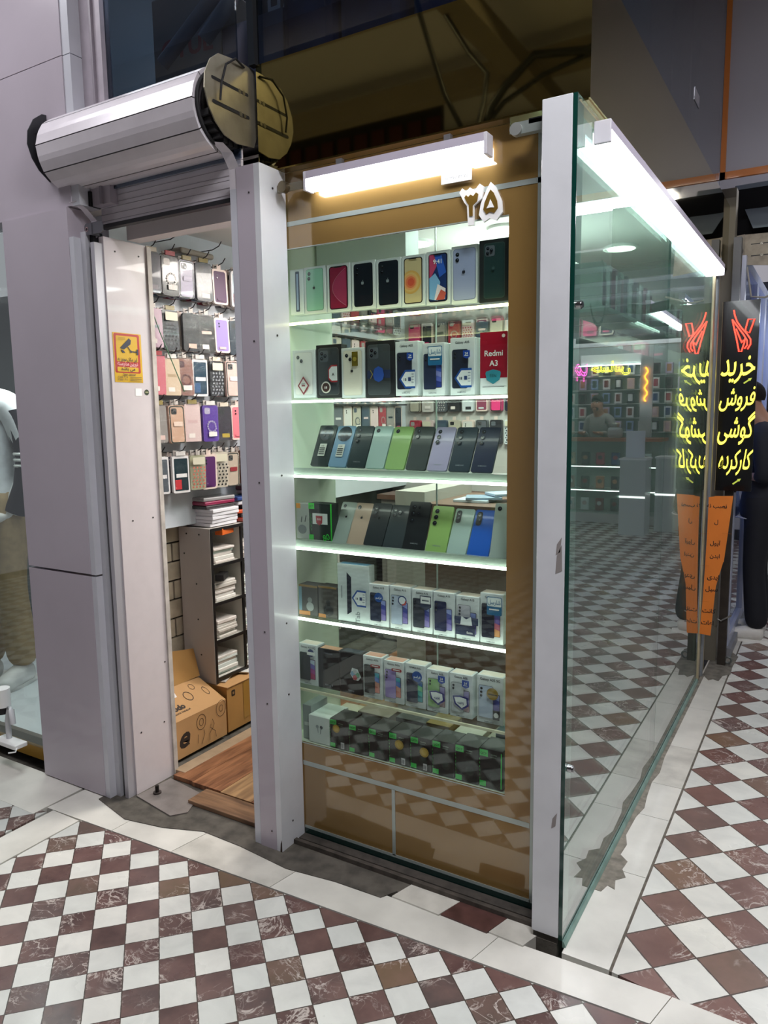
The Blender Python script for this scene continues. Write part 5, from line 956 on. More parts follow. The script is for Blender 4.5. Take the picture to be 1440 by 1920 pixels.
def word(txt, cx0, cx1, cytop, cybot, nm):
    vs, fs, a, b_, lo, hi = text_geo(txt, .006, .0, 0, .03)
    x0, z1 = sg2(cx0, cytop); x1, z0 = sg2(cx1, cybot); b = MB()
    b.add([(x0+(v[0]-a)/(b_-a)*(x1-x0)+((v[1]-lo)/(hi-lo)-.5)*.02, -.010+(v[2])*.05, z0+(v[1]-lo)/(hi-lo)*(z1-z0)) for v in vs], fs, NY); b.build(nm, ns)
word('خرید', 520, 795, 590, 815, 'neon_word'); word('فروش', 510, 795, 850, 1055, 'neon_word'); word('گوشی', 500, 780, 1060, 1345, 'neon_word'); word('کارکرده', 500, 760, 1380, 1610, 'neon_word')
for (x, y) in ((740, 795), (645, 1660)):
    b = MB(); a = sg2(x-36, y+22); c = sg2(x+36, y-26); dx, dz = c[0]-a[0], c[1]-a[1]; L = math.hypot(dx, dz); ux, uz = dx/L, dz/L; nx, nz = -uz, ux
    P_ = [(a[0]+nx*.004, a[1]+nz*.004), (a[0]-nx*.004, a[1]-nz*.004), (a[0]+dx*.65-nx*.004, a[1]+dz*.65-nz*.004), (a[0]+dx*.65-nx*.009, a[1]+dz*.65-nz*.009), (c[0], c[1]), (a[0]+dx*.65+nx*.009, a[1]+dz*.65+nz*.009), (a[0]+dx*.65+nx*.004, a[1]+dz*.65+nz*.004)]
    b.prism(P_, -.004, -.001, NG); b.build('arrow', ns)
# orange notices
OR = M('#dc7a28', .7, noise=.08, nscale=8); OY = 2.397
def opoly(name, pts, words, lb, Y):
    W_ = [aty(x, y, Y) for x, y in pts]; b = MB(); cx = sum(p.x for p in W_)/len(W_); b.e = .0006
    b.prism([(p.x-cx, p.z) for p in W_], 0, .0006, OR)
    for (px_, py_, t_, s_) in words: p = aty(px_, py_, Y); b.text(t_, p.x-cx, p.z, s_, M('#1d1512', .6), bold=.02, y=-.0008)
    for y_ in (1000, 1060, 1127): q0 = aty(pts[0][0], y_, Y); b.rect(q0.x-cx, q0.x-cx+.05, q0.z, q0.z+.001, M('#a85a1c', .7), y=-.0007) if min(p.z for p in W_) < q0.z < max(p.z for p in W_) else None
    tag(b.build(name, loc=(cx, Y, 0)), lb, 'notice')
opoly('orange_notice', [(1354, 1054), (1357, 1054), (1375, 930), (1340, 930), (1340, 1054)], [], 'broad orange paper notice folded behind the narrow one', 2.4)
opoly('orange_notice', [(1311, 1188), (1332, 1192), (1342, 1100), (1356, 1054), (1350, 1000), (1348, 930), (1329, 932), (1326, 1000), (1322, 1060), (1318, 1120)], [(1344, 952, 'نصب نه', .03), (1343, 982, 'ل', .03), (1341, 1022, 'آیول', .03), (1340, 1046, 'ابدن', .03), (1337, 1086, 'ایدی', .034), (1334, 1108, 'سیل', .034), (1329, 1149, 'کانت', .032), (1326, 1171, 'اعات', .032)], 'narrow orange paper notice with black handwriting down the cream post', 2.397)
# bulkhead with orange edging, canopy glass and shutter gear beyond
bh = MB(); bh.box((-.01, 2.62, 2.735), (2.3, 2.7, 4.2), M('#8f8d97', .5)); struct(bh.build('wall_bulkhead'), 'grey board closing off the arcade above the neon sign', 'wall')
bt = MB(); OT = M('#a8601c', .5, coat=.3); bt.box((-.02, 2.6, 2.70), (2.3, 2.62, 2.735), OT); bt.box((-.02, 2.6, 2.70), (.012, 2.62, 4.2), OT); struct(bt.build('trim_13'), 'orange-brown edging of the grey board', 'trim')
st_ = MB(); st_.box((-.07, 2.5, 2.61), (-.02, 2.6, 4.2), M('#aaa0ac', .5)); struct(st_.build('trim_14'), 'lilac-grey strip beside the side mezzanine glass', 'trim')
gl_ = MB(); a_, b_, c_, d_ = aty(1378, 350, 3.2), aty(1470, 335, 3.2), aty(1470, 422, 2.95), aty(1412, 428, 2.95); gl_.add([a_, b_, c_, d_], [(0, 1, 2, 3)], M('#7f8c8e', .15, .2, coat=.6)); gl_.add([v+Vector((0, .01, .006)) for v in (a_, b_, c_, d_)], [(3, 2, 1, 0)], M('#7f8c8e', .15)); gl_.build('canopy_panel'); tag(bpy.data.objects['canopy_panel'], 'sloping grey-green glass panel under the orange edging', 'panel')
gear = thing('shutter_bracket', 'greasy shutter end plate with slots beyond the fascia at the right edge', 'shutter gear', (.16, 3.0, 2.25)); GI = Matrix.Translation((-.16, -3.0, -2.25))
def pw(x, y, Y): p = aty(x, y, Y); return (p.x, p.z)
GP = M('#9a9182', .45, .5, noise=.35, nscale=20); b = MB(); b.prism([pw(1397, 440, 3.0), pw(1395, 497, 3.0), pw(1480, 497, 3.0), pw(1480, 432, 3.0)][::1], 3.0, 3.006, GP); b.prism([pw(1376, 444, 3.0), pw(1376, 487, 3.0), pw(1396, 492, 3.0), pw(1397, 440, 3.0)], 2.99, 3.02, GP)
for yy in (456, 478): x0, z0 = pw(1408, yy+3, 3.0); x1, z1 = pw(1446, yy-3, 3.0); b.rect(x0, x1, z0, z1, BLACK, y=2.998); b.disc(x0+.055, (z0+z1)/2, .008, M('#c9c5b8', .2, .9), y=2.996)
x0, z0 = pw(1390, 472, 3.0); b.disc(x0, z0, .012, BLACK, y=2.985, rz=.02); o = b.build('plate', gear); o.matrix_parent_inverse = GI
b = MB(); b.tube([(.25+k*.05, 3.1, 2.13+.01*math.sin(k)) for k in range(8)], .03, RUB, 8); b.tube([(.1, 3.0, 2.3), (.13, 2.98, 2.13), (.2, 2.98, 2.12), (.35, 2.98, 2.17)], .006, M('#a9a49a', .5), 6); b.box((.04, 2.95, 1.9), (.055, 2.965, 2.35), RUB); o = b.build('coil', gear); o.matrix_parent_inverse = GI
b = MB(); b.box((.055, 2.722, 1.052), (.095, 2.78, 2.42), M('#5b5d62', .4, .5)); tag(b.build('square_post'), 'dark grey square post behind the neon sign', 'post')
bx_ = MB(); bx_.box((.02, 3.06, 2.4), (.7, 3.3, 2.75), M('#0c0c0f', .9)); struct(bx_.build('wall_recess'), 'black block standing in for shade above the shutter gear', 'wall')  # solid near-black box painted as the shade beyond the fascia
cy_ = MB()
for k in range(9): cy_.box((.14, 3.35+k*.5, 2.5-.02*k), (2.2, 3.8+k*.5, 2.55-.02*k), M('#9a9ca6', .4)); cy_.box((.14, 3.33+k*.5, 2.46-.02*k), (2.2, 3.37+k*.5, 2.56-.02*k), M('#5e6068', .5))
struct(cy_.build('ceiling'), 'low ribbed ceiling further along the arcade')
for k, (x, y) in enumerate(((.36, 3.6), (.62, 3.8))): batten('led_batten', ['nearer', 'farther'][k]+' lit tube lamp under the low ceiling at the right edge', (x, y, 2.24), (x+.05, y+1.6, 2.18), .02, .03, 7)
# neighbouring shop windows beyond the posts
WF = M('#c3c9dc', .35, .4); GB = glass('window_blue_glass', '#c9d6ee', .06)
wn = thing('shop_window', 'row of pale aluminium framed shop windows beyond the steel post', 'shop window', (.09, 2.95, 0)); WI = Matrix.Translation((-.09, -2.95, 0))
def Wp(o): o.matrix_parent_inverse = WI; return o
for i, (y0, y1) in enumerate(((2.95, 3.75), (3.77, 4.4), (4.42, 5.0))):
    b = MB()
    for (a, c) in (((y0, .06), (y1, .12)), ((y0, 2.3), (y1, 2.36)), ((y0, .12), (y0+.05, 2.3)), ((y1-.05, .12), (y1, 2.3)), ((y0, 1.0), (y1, 1.04))): b.box((.06, a[0], a[1]), (.10, c[0], c[1]), WF)
    Wp(b.build('frame', wn)); Wp(MB().box((.078, y0+.05, .12), (.082, y1-.05, 2.3), GB).build('pane', wn))
Wp(MB().box((.04, 2.9, 0), (.12, 5.0, .06), M('#8f9094', .5, .3)).build('sill', wn))
lit = MB(); lit.box((-.5, 3.0, .1), (-.48, 4.95, 2.3), M('#b9c4e6', .6)); lit.box((-.48, 3.0, .7), (-.1, 4.9, .72), M('#dfe6f6', .4)); lit.box((-.48, 3.0, .35), (-.1, 4.9, .37), M('#dfe6f6', .4)); struct(lit.build('wall_neighbour'), 'bluish lit interior behind the neighbouring windows', 'wall')
area('neighbour_shop_light', (-.25, 4.0, 2.2), .3, 1.6, 9, (.75, .82, 1))
b = MB(); b.box((.02, 5.02, 0), (.16, 5.14, 2.5), M('#1e2026', .4)); struct(b.build('trim_16'), 'dark pillar after the neighbouring windows', 'trim')
b = MB(); b.box((.14, 4.98, 0), (.158, 5.03, 2.4), M('#c9cbd2', .3, .4)); struct(b.build('trim_17'), 'pale edge profile of the dark pillar', 'trim')
b = MB(); b.box((.0, 7.4, .12), (.95, 7.5, 2.6), M('#c2c2c6', .5)); b.box((.0, 7.39, 0), (.95, 7.5, .12), M('#1c1c20', .4)); struct(b.build('wall_end'), 'white wall with black skirting far down the arcade', 'wall')
# ------------------------------------------------------------------ people
def skin(name, pts, edges, radii, m, parent, loc, rz, sub=2, root=0):
    me = bpy.data.meshes.new(name); me.from_pydata([Vector(p) for p in pts], edges, []); me.materials.append(m)
    o = bpy.data.objects.new(name, me); COL.objects.link(o); md = o.modifiers.new('skin', 'SKIN'); md.use_smooth_shade = True
    for i, r in enumerate(radii):
        rx = r if isinstance(r, tuple) else (r, r); me.skin_vertices[0].data[i].radius = rx; me.skin_vertices[0].data[i].use_root = (i == root)
    s_ = o.modifiers.new('sub', 'SUBSURF'); s_.levels = sub; s_.render_levels = sub
    if parent: o.parent = parent
    o.location = loc; o.rotation_euler = (0, 0, rz); return o
def person(label, cat, loc, rz, H=1.72, top='#1a1c26', legs='#14151d', skin_c='#b98a70', hair='#16110f', shoes='#d9d6ce', reach=.28, handz=1.08, head_tilt=.2, name='person', armspread=.0, upper_only=False, bald=False, stripes=False):
    """figure facing -y in its own frame, feet at z=0"""
    k = H/1.72; SK = M(skin_c, .5); t = thing(name, label, cat, loc, (0, 0, rz))
    V = {}; L = []; idx = {}
    def ad(n, p, r): idx[n] = len(L); L.append((tuple(c*k for c in p), tuple(c*k for c in r) if isinstance(r, tuple) else r*k))
    E_ = []
    def ed(*ns_): 
        for a, b in zip(ns_, ns_[1:]): E_.append((idx[a], idx[b]))
    hx, hy = 0, -.03-head_tilt*.15
    ad('pel', (0, 0, .95), (.125, .10)); ad('wa', (0, 0, 1.1), (.12, .09)); ad('ch', (0, -.005, 1.28), (.15, .10)); ad('nb', (0, -.0, 1.42), .065); ad('nk', (0, -.015, 1.49), .052); ad('hd', (0, hy-.015, 1.575), (.092, .108)); ad('ht', (0, hy, 1.67), (.09, .108))
    ed('pel', 'wa', 'ch', 'nb', 'nk', 'hd', 'ht')
    for s_, q in ((-1, 'l'), (1, 'r')):
        ad(q+'sh', (s_*.17, 0, 1.39), .055); ad(q+'el', (s_*(.22+armspread), .03, 1.12), .040)
        hz = handz; ad(q+'wr', (s_*.13, -reach, hz), .027); ad(q+'pa', (s_*.11, -reach-.05, hz), (.036, .016))
        ed('nb', q+'sh', q+'el', q+'wr', q+'pa')
        for f, (fx, fl_2) in enumerate(((-.03, .07), (-.011, .08), (.009, .075), (.028, .06))):
            ad(q+'f%da' % f, (s_*.11+fx, -reach-.085, hz+.002), .0085); ad(q+'f%db' % f, (s_*.11+fx, -reach-.085-fl_2*.5, hz+.012), .0075); ad(q+'f%dc' % f, (s_*.11+fx*.9-s_*.004, -reach-.085-fl_2*.75, hz+.032), .0065); ed(q+'pa', q+'f%da' % f, q+'f%db' % f, q+'f%dc' % f)
        ad(q+'ta', (s_*.11-s_*.04, -reach-.045, hz+.012), .010); ad(q+'tb', (s_*.11-s_*.052, -reach-.085, hz+.03), .008); ed(q+'pa', q+'ta', q+'tb')
        ad(q+'hp', (s_*.09, 0, .88), .082); ad(q+'kn', (s_*.10, -.02, .5), .052); ad(q+'an', (s_*.10, .02, .09), .034); ad(q+'to', (s_*.112, -.11, .04), .018); ed('pel', q+'hp', q+'kn', q+'an', q+'to')
    skin('body', [p for p, _ in L], E_, [r for _, r in L], SK, t, (0, 0, 0), 0)
    def sub(names, edges, grow, m, nm, sb=2, repl={}):
        pts = [L[idx[n]][0] if n not in repl else tuple(c*k for c in repl[n][0]) for n in names]; rr_ = []
        for n in names:
            r = L[idx[n]][1] if n not in repl or len(repl[n]) < 2 else tuple(c*k for c in repl[n][1]); r = r if isinstance(r, tuple) else (r, r); rr_.append((r[0]+grow, r[1]+grow))
        return skin(nm, pts, [(names.index(a), names.index(b)) for a, b in edges], rr_, m, t, (0, 0, 0), 0, sb)
    TM = M(top, .75, noise=.15, nscale=30)
    sub(['pel', 'wa', 'ch', 'nb', 'lsh', 'lel', 'lwr', 'rsh', 'rel', 'rwr'], [('pel', 'wa'), ('wa', 'ch'), ('ch', 'nb'), ('nb', 'lsh'), ('lsh', 'lel'), ('lel', 'lwr'), ('nb', 'rsh'), ('rsh', 'rel'), ('rel', 'rwr')], .022, TM, 'jacket', repl={'pel': ((0, 0, .79), (.165, .15)), 'nb': ((0, 0, 1.425), (.07, .07)), 'lwr': ((-.135, -reach+.03, handz), (.03, .03)), 'rwr': ((.135, -reach+.03, handz), (.03, .03))})
    if not upper_only:
        sub(['pel', 'wa', 'lhp', 'lkn', 'lan', 'rhp', 'rkn', 'ran'], [('pel', 'wa'), ('pel', 'lhp'), ('lhp', 'lkn'), ('lkn', 'lan'), ('pel', 'rhp'), ('rhp', 'rkn'), ('rkn', 'ran')], .020, M(legs, .8, noise=.2, nscale=25), 'trousers', repl={'wa': ((0, 0, 1.04), (.12, .1)), 'pel': ((0, 0, .92), (.14, .12)), 'lan': ((-.10, .02, .075), (.06, .065)), 'ran': ((.10, .02, .075), (.06, .065))})
        for s_ in (-1, 1):
            so = skin('shoe', [tuple(c*k for c in p) for p in ((s_*.10, .07, .05), (s_*.10, .0, .06), (s_*.11, -.09, .045), (s_*.115, -.17, .034))], [(0, 1), (1, 2), (2, 3)], [(.055*k, .055*k), (.056*k, .066*k), (.055*k, .048*k), (.045*k, .034*k)], M(shoes, .5, noise=.1), t, (0, 0, 0), 0)
            sl = MB(); sl.prism([(s_*.10+.05*math.cos(a*math.pi/12), -.05+.15*math.sin(a*math.pi/12)) for a in range(24)], 0, .018, M('#e8e6e0', .5)); sl.v = [(x*k, z*k, y*k) for x, y, z in sl.v]; sl.f = [tuple(reversed(f)) for f in sl.f]; sl.build('sole', so)
    hd = Vector((0, hy, 1.62))*k; HM = M(hair, .9, bump=.5, nscale=90)
    if not bald:
        h = MB(); n = 22; V_ = []; F_ = []
        for i in range(12):
            th = math.pi*.62*i/11
            for j in range(n):
                ph = 2*math.pi*j/n; fr_ = max(0, -math.sin(ph)); lim = 1-.42*fr_ if i > 6 else 1      # hairline rises over the forehead
                th2 = min(th, math.pi*(.62-.27*fr_)); V_.append((hd.x+.083*k*math.sin(th2)*math.cos(ph), hd.y+.012*k+.103*k*math.sin(th2)*math.sin(ph), hd.z+.035*k+.098*k*math.cos(th2)))
        for i in range(11):
            for j in range(n): F_.append((i*n+j, i*n+(j+1) % n, (i+1)*n+(j+1) % n, (i+1)*n+j))
        h.add(V_, F_, HM, True); h.build('hair', t)
    f = MB(); y0 = hd.y-.088*k
    f.add([(-.010*k, y0+.006*k, hd.z+.01*k), (.010*k, y0+.006*k, hd.z+.01*k), (.014*k, y0+.004*k, hd.z-.03*k), (-.014*k, y0+.004*k, hd.z-.03*k), (0, y0-.024*k, hd.z-.024*k), (0, y0-.002*k, hd.z+.012*k)], [(0, 1, 5), (0, 5, 4, 3), (5, 1, 2, 4), (3, 4, 2)], SK, True); f.sphere((0, y0+.03*k, hd.z-.07*k), .05*k, SK, 14, (.9, .8, .7)); f.build('nose_and_chin', t)
    f = MB(); 
    for s_ in (-1, 1): f.sphere((s_*.03*k, y0+.014*k, hd.z+.012*k), .011*k, M('#e9e6e0', .3), 10); f.sphere((s_*.03*k, y0+.005*k, hd.z+.012*k), .006*k, M('#20140e', .3), 8); f.box(((s_*.03-.018)*k, y0+.001*k, hd.z+.03*k), ((s_*.03+.018)*k, y0+.012*k, hd.z+.037*k), HM if not bald else SK)
    f.build('eyes', t); f = MB(); f.sphere((0, y0+.001*k, hd.z-.05*k), .02*k, M('#9c5f55', .5), 10, (1, .45, .3)); f.build('mouth', t)
    for s_ in (-1, 1): f = MB(); f.sphere((s_*.078*k, hd.y+.01*k, hd.z-.005*k), .028*k, SK, 10, (.35, .7, 1.1)); f.build('ear', t)
    if not bald and cat == 'person': f = MB(); f.sphere((0, y0+.035*k, hd.z-.068*k), .052*k, M('#2a1d17', .9), 14, (.98, .84, .72)); f.build('beard', t)
    return t, k
p_ = aty(1437, 757, 3.42)
mt_, k_ = person('person in navy jacket, dark trousers and pale trainers looking down at the right edge', 'person', (p_.x+.0, 3.44, 0), -math.pi/2, 1.64, head_tilt=.6, reach=.05, handz=1.12)
hb = MB(); hb.tube([(.155*math.cos(a*math.pi/12), .135*math.sin(a*math.pi/12), .80) for a in range(24)], .004, M('#c9c6c0', .5), 6, True); o = hb.build('jacket_stripe', mt_); o['label'] = 'pale stripe along the hem'
# ------------------------------------------------------------------ facing shop down the arcade (seen mirrored in the side glass)
WS = M('#c9d2d0', .5); b = MB(); b.box((.95, 9.2, 0), (4.4, 9.3, 3.0), M('#8d9896', .6)); b.box((.9, 8.0, 0), (.98, 9.2, 2.8), WS); b.box((.98, 7.95, 2.3), (4.4, 8.05, 3.0), WS); struct(b.build('wall_facing'), 'walls of the lit accessory shop at the far end', 'wall')
struct(MB().box((.95, 7.96, 2.6), (4.4, 9.2, 2.65), WS).build('ceiling'), 'ceiling of the accessory shop at the far end')
fc_ = thing('sales_counter', 'white glass sales counter with orange-brown top in the far shop', 'counter', (2.3, 8.1, 0))
MB().box((-1.0, 0, 1.08), (1.6, .45, 1.12), M('#a8603a', .4)).build('top', fc_); MB().box((-1.0, .4, 0), (1.6, .44, 1.08), M('#aeb8b4', .5)).build('back', fc_); MB().box((-1.0, 0, 0), (1.6, .4, .12), M('#d5d8d4', .4)).build('plinth', fc_)
for z in (.42, .74): MB().box((-1.0, .02, z), (1.6, .4, z+.01), M('#e6eeea', .3)).build('shelf', fc_); MB().box((-1.0, .0, z), (1.6, .012, z+.012), M('#f4fffb', .5, emit=3)).build('led_strip', fc_)
MB().box((-1.0, -.004, .12), (1.6, .002, 1.08), G_CLEAR).build('front_pane', fc_)
cc = ['#20242a', '#7a2a2a', '#2a3f78', '#b07a5a', '#d9dde0', '#a8304c', '#3c4c44', '#c9a8b0']; ccn = ['black', 'maroon', 'blue', 'tan', 'white', 'crimson', 'dark green', 'pink']
for li, z in enumerate((.13, .43, .75)):
    for i in range(9):
        b = MB(); c = (i*3+li*2) % 8; b.bbox((-.055, 0, 0), (.055, .05, .17), M(cc[c], .4), .01); b.disc(0, .1, .03, M(cc[(c+3) % 8], .4), y=-.001)
        tag(b.build('gadget_box', loc=(1.5+i*.2, 8.2, z+.012)), '%s gadget box, %s along the %s shelf of the far counter' % (ccn[c], (nth+['ninth'])[i], ['bottom', 'middle', 'top'][li]), 'box', 'gadget boxes in the far counter')
b = MB(); b.box((0, 0, 0), (.9, .012, .16), M('#cfd9d6', .4)); b.box((-.02, -.03, 0), (.92, -.01, .012), M('#f4fffb', .5, emit=5)); tag(b.build('price_shelf', loc=(1.75, 9.1, 2.12)), 'lit strip shelf along the top of the far shop wall', 'shelf')
for r_ in range(5):
    z = 1.18+.2*r_
    b = MB(); b.box((1.1, 9.12, z-.012), (4.2, 9.18, z), M('#dfe6e4', .4)); tag(b.build('wall_shelf'), 'shelf of the far shop wall, %s from the bottom' % nth[r_], 'shelf')
    for i in range(16):
        c = (i*5+r_*3) % 8
        b = MB(); b.bbox((-.05, 0, 0), (.05, .04, .15), M(['#c9d0dc', '#b9a8c4', '#2a2c34', '#d9d4d0', '#8a9cc4', '#d0b0a8', '#4a3c44', '#e0e0e4'][c], .4), .004); b.rr(-.03, .03, .03, .13, .008, M(cc[(c+2) % 8], .4))
        tag(b.build('case_box', loc=(1.25+i*.17, 9.08, z+.002)), '%s marked case box, %s along the %s shelf of the far shop wall' % (ccn[(c+2) % 8], nth[i], nth[r_]), 'box', 'case boxes on the far shop wall')
t = thing('neon_letters', 'yellow neon Persian word on the wall of the far shop', 'neon sign', (2.2, 9.02, 1.98)); vs, fs, a, b_, lo, hi = text_geo('حساس', .012, 0, .016); b = MB(); b.add([((v[0]-a)/(b_-a)*.55-.275, v[2]*.1, (v[1]-lo)/(hi-lo)*.2) for v in vs], fs, M('#f4ee3a', .5, emit=4)); b.build('tube', t)
t = thing('neon_letters', 'pink neon letter on the wall of the far shop', 'neon sign', (2.62, 9.02, 1.9)); vs, fs, a, b_, lo, hi = text_geo('جب', .012, 0, .016); b = MB(); b.add([((v[0]-a)/(b_-a)*.18-.09, v[2]*.1, (v[1]-lo)/(hi-lo)*.26) for v in vs], fs, M('#ff4fb8', .5, emit=4)); b.build('tube', t)
t = thing('neon_letters', 'vertical orange neon word beside the far shop counter', 'neon sign', (1.62, 8.6, 1.6)); b = MB(); b.tube([(.02*math.sin(q*1.3), 0, q*.03) for q in range(16)], .01, M('#ff9a2a', .5, emit=4), 6); b.build('tube', t); b = MB(); b.box((-.08, .02, -1.5), (.08, .05, .9), WS); b.build('board', t)
person('person in a grey top behind the far counter, head bent down', 'person', (2.3, 8.88, 0), .15, 1.68, top='#8a8c86', head_tilt=.5, upper_only=False, handz=1.2)
person('person in a cream hoodie standing before the shelves of the far shop', 'person', (2.95, 8.86, 0), -.7, 1.66, top='#d6d2c4', head_tilt=.4, handz=1.2, reach=.3)
b = MB(); b.bbox((-.12, 0, 0), (.12, .1, .2), G_BAG, .05); b.bbox((-.1, .02, 0), (.1, .08, .14), M('#d5dad8', .4), .04); tag(b.build('carrier_bag', loc=(1.95, 8.3, 1.122)), 'white carrier bag standing on the far counter', 'bag')
for k, (x, y) in enumerate(((1.12, 7.62), (1.45, 7.2))):
    b = MB(); b.box((-.15, 0, 0), (.15, .3, .9), M('#c5cfcb', .4)); b.box((-.16, -.01, .9), (.16, .31, .92), M('#e6ecea', .3)); b.box((-.15, -.004, .45), (.15, 0, .47), M('#f4fffb', .5, emit=2)); tag(b.build('display_case', loc=(x, y, 0)), ['nearer', 'farther'][1-k]+' white display case before the far shop', 'display case')
b = MB(); b.bbox((0, 0, 0), (.22, .01, .32), M('#dfe6ee', .4), .002); tag(b.build('leaflet_stand', loc=(1.35, 7.35, .921)), 'white leaflet standing on a display case before the far shop', 'leaflet')
# far side of the arcade
b = MB(); b.box((4.4, -6, 0), (4.5, 9.3, 3.8), M('#8f959c', .6)); struct(b.build('wall_right'), 'grey shop fronts on the far side of the arcade', 'wall')
b = MB(); b.box((-6.5, -5.1, 0), (4.5, -5, 2.2), M('#75777c', .5)); b.box((-6.5, -5.1, 2.2), (4.5, -4.9, 3.8), M('#2a221b', .6)); 
for k in range(26): b.box((-6+.3*k, -4.9, 2.15), (-5.78+.3*k, -4.88, 2.75), M('#5a201c', .6))
struct(b.build('wall_opposite'), 'dark shop fronts facing the gold cabinet', 'wall')
b = MB(); b.box((-6.5, -6, 3.8), (4.5, 9.3, 3.9), M('#c4bfc2', .7)); struct(b.build('ceiling'), 'arcade ceiling')
b = MB()
for k in range(6): b.box((-6.5, -5+k*1.1, 3.55), (4.4, -4.9+k*1.1, 3.7), M('#8f8472', .6))
for k in range(3): b.box((-1.2+1.3*k, -5, 3.45), (-1.05+1.3*k, -.3, 3.55), M('#857a68', .6))
struct(b.build('trim_18'), 'beams under the arcade ceiling', 'trim')
b = MB(); b.box((-4.6, -3.12, 3.2), (-1.95, -3.09, 3.8), M('#2c2622', .7))
for k in range(17): b.box((-4.55+.155*k, -3.085, 3.2), (-4.44+.155*k, -3.07, 3.6), M('#4a201c', .7))
struct(b.build('wall_hanging_panel'), 'dark slatted panel hung under the arcade ceiling to darken the fascia mirror', 'wall')  # slats belong to the mirror view; dark sheet added to darken it
for k, pts in enumerate([[(-1.3, -1.6, 3.75), (-1.21, -1.59, 3.49), (-1.055, -1.59, 3.24), (-.962, -1.59, 3.13), (-.98, -1.59, 3.0), (-1.0, -1.55, 2.86), (-1.02, -1.5, 2.8), (-1.1, -1.4, 3.0), (-1.3, -1.2, 3.8)], [(-.97, -1.6, 2.9), (-.94, -1.59, 2.97), (-.867, -1.59, 3.05), (-.727, -1.6, 3.16), (-.47, -1.6, 3.12), (-.2, -1.6, 3.2), (.1, -1.6, 3.8)], [(-.95, -1.62, 2.93), (-.886, -1.62, 2.99), (-.69, -1.62, 3.07), (-.475, -1.62, 3.11), (-.2, -1.65, 3.15), (.2, -1.7, 3.8)]]):
    b = MB(); b.tube(pts, [.013, .02, .012][k], BLACK, 6); tag(b.build('ceiling_cable'), ['long', 'left-hand', 'short'][k]+' black cable drooping under the arcade ceiling, mirrored in the fascia', 'cable')
for k, L_ in enumerate(LAMPS):
    t = thing('ceiling_lamp', 'rectangular ceiling lamp of the arcade, %s row' % ['front left', 'front right', 'glass side', 'middle', 'rear'][k], 'lamp', (L_[0], L_[1], L_[2]+.0)); MB().box((-.62, -.2, 0), (.62, .2, .08), M('#c9c9cc', .4)).build('housing', t); MB().box((-.6, -.18, -.004), (.6, .18, 0), M('#f4f4ff', .5, emit=1.5)).build('diffuser', t)
# ------------------------------------------------------------------ clothes shop at the left edge
b = MB(); b.box((-5, 1.2, 0), (-2.2, 1.25, 2.3), M('#5c6264', .6)); b.box((-2.21, .02, .0), (-2.2, 1.2, 2.25), M('#b9bcc4', .5)); struct(b.build('wall_clothes_shop'), 'dim walls of the clothes shop window', 'wall')
pf = MB(); pf.box((-4.5, .02, .0), (-2.21, 1.2, .10), M('#d2d6d8', .35)); struct(pf.build('floor'), 'white display platform in the clothes shop window')
am = MB(); am.box((-4.5, .0, .0), (-2.21, .02, .07), M('#b98a2e', .4)); am.box((-4.5, -.004, .07), (-2.21, .02, .105), M('#4c453c', .5)); struct(am.build('trim_19'), 'amber kick board below the display platform', 'trim')
gw = MB(); gw.box((-4.5, -.02, .07), (-2.205, -.012, 2.3), G_CLEAR); struct(gw.build('window_4'), 'glass of the clothes shop window')
mx_ = aty(2, 1000, .35); 
mq, mk = person('white mannequin in khaki trousers and black and white top at the left edge', 'mannequin', (mx_.x-.075, .36, .1), .25, 1.80, top='#dfe0e2', legs='#a68d68', skin_c='#d9d4ce', shoes='#e6e4e0', bald=True, name='mannequin', head_tilt=0, reach=.05, handz=.86, armspread=.02)
b = MB()
for k in range(3): b.tube([(.225+.055*math.cos(a*math.pi/8), .02+.06*math.sin(a*math.pi/8), 1.16+.03*k) for a in range(16)], .008, WHITE, 6, True)
b.tube([(.19, .0, 1.44), (.235, .03, 1.2), (.22, .0, 1.05), (.17, -.03, .92)], [.066, .068, .06, .052], M('#1a1c24', .7), 12); o = b.build('sleeve', mq); o['label'] = 'black sleeve with white stripes'
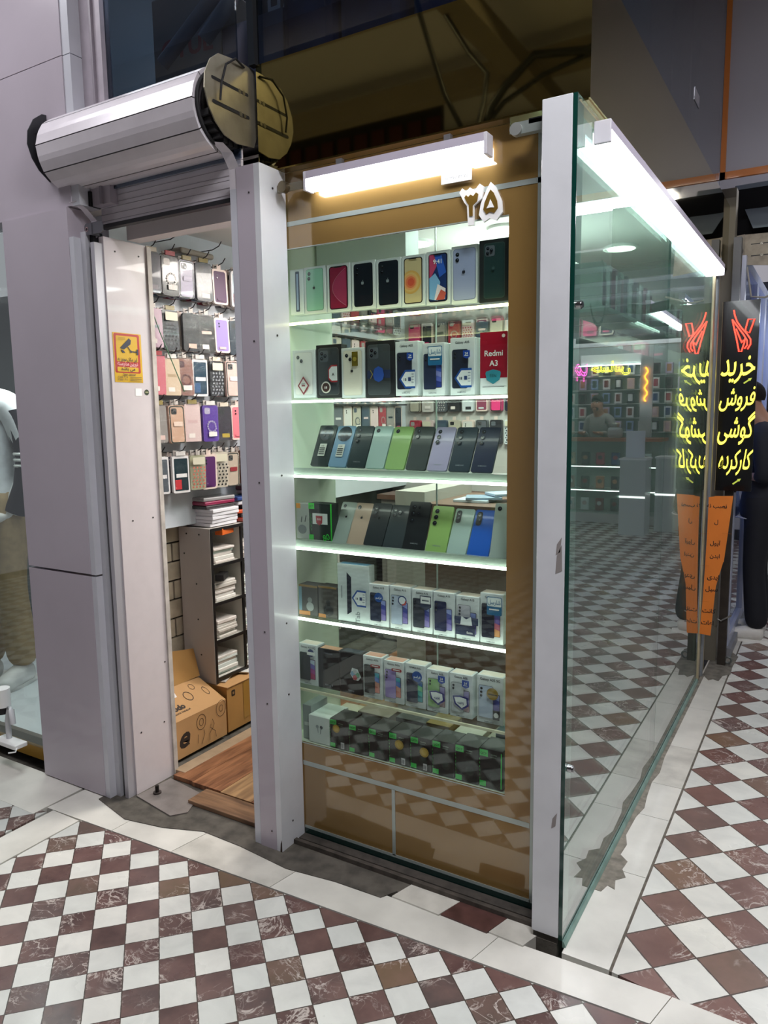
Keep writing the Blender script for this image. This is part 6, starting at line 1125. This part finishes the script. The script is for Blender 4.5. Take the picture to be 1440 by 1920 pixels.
cl = thing('clamp_lamp', 'white clamp lamp standing on the clothes shop platform', 'lamp', tuple(atz(18, 1392, .1))); b = MB(); b.bbox((-.06, -.04, 0), (.10, .02, .02), WHITE, .004); b.build('base', cl)
b = MB(); b.tube([(.0, 0, .02), (.0, 0, .1), (.02, 0, .16), (.05, -.01, .16), (.055, -.01, .1)], .012, M('#cfd0d2', .4), 8); b.build('arm', cl); b = MB(); b.cyl((-.03, 0, .16), (-.03, 0, .24), .035, WHITE); b.cyl((-.03, 0, .13), (-.03, 0, .16), .03, BLACK); b.build('head', cl)
b = MB(); b.tube([(.09, -.02, .01), (.12, -.05, .004), (.10, -.07, .003)], .003, WHITE, 6); b.build('cord', cl)
# cartons standing along the top of the side window (seen from their ends)
sb = MB(); sb.box((-.165, .47, 1.8), (-.03, 2.5, 1.81), M('#dfe8e6', .3)); sb.box((-.035, .85, 1.795), (-.03, 1.25, 1.804), M('#f8fff8', .5, emit=2.5)); tag(sb.build('window_shelf'), 'glass shelf with a lit edge along the inside of the side glass', 'shelf')
cw = ['#d9dfe2', '#22282c', '#cfd6da', '#3c4a48', '#b9c3c8', '#6c2c40']; cwn = ['white', 'black', 'pale grey', 'dark green', 'silver', 'maroon']
y = .56
for i in range(16):
    c = (i*5+1) % 6 if i else 0; b = MB(); d = .028 if i % 3 else .045; b.bbox((-.06, 0, 0), (.03, d, .155), M(cw[c], .35, coat=.2), .0015, 1); b.v = [tuple(v) for v in b.v]
    b.fr = Matrix.Translation((.0302, 0, 0)) @ FACE_R; b.rect(.004, d-.004, .02, .135, M(cw[(c+1) % 6], .4), y=-.0002)
    tag(b.build('phone_carton', loc=(-.105, y, 1.811), rot=(0, 0, 0)), '%s phone carton seen edge-on, %s' % (cwn[c], ('%s from the camera on the side window shelf' % (nth+['ninth', 'tenth', 'eleventh', 'twelfth', 'thirteenth', 'fourteenth', 'fifteenth', 'sixteenth'])[i])), 'phone box', 'cartons on the side window shelf')
    y += d+.045 + (.25 if i == 9 else 0)
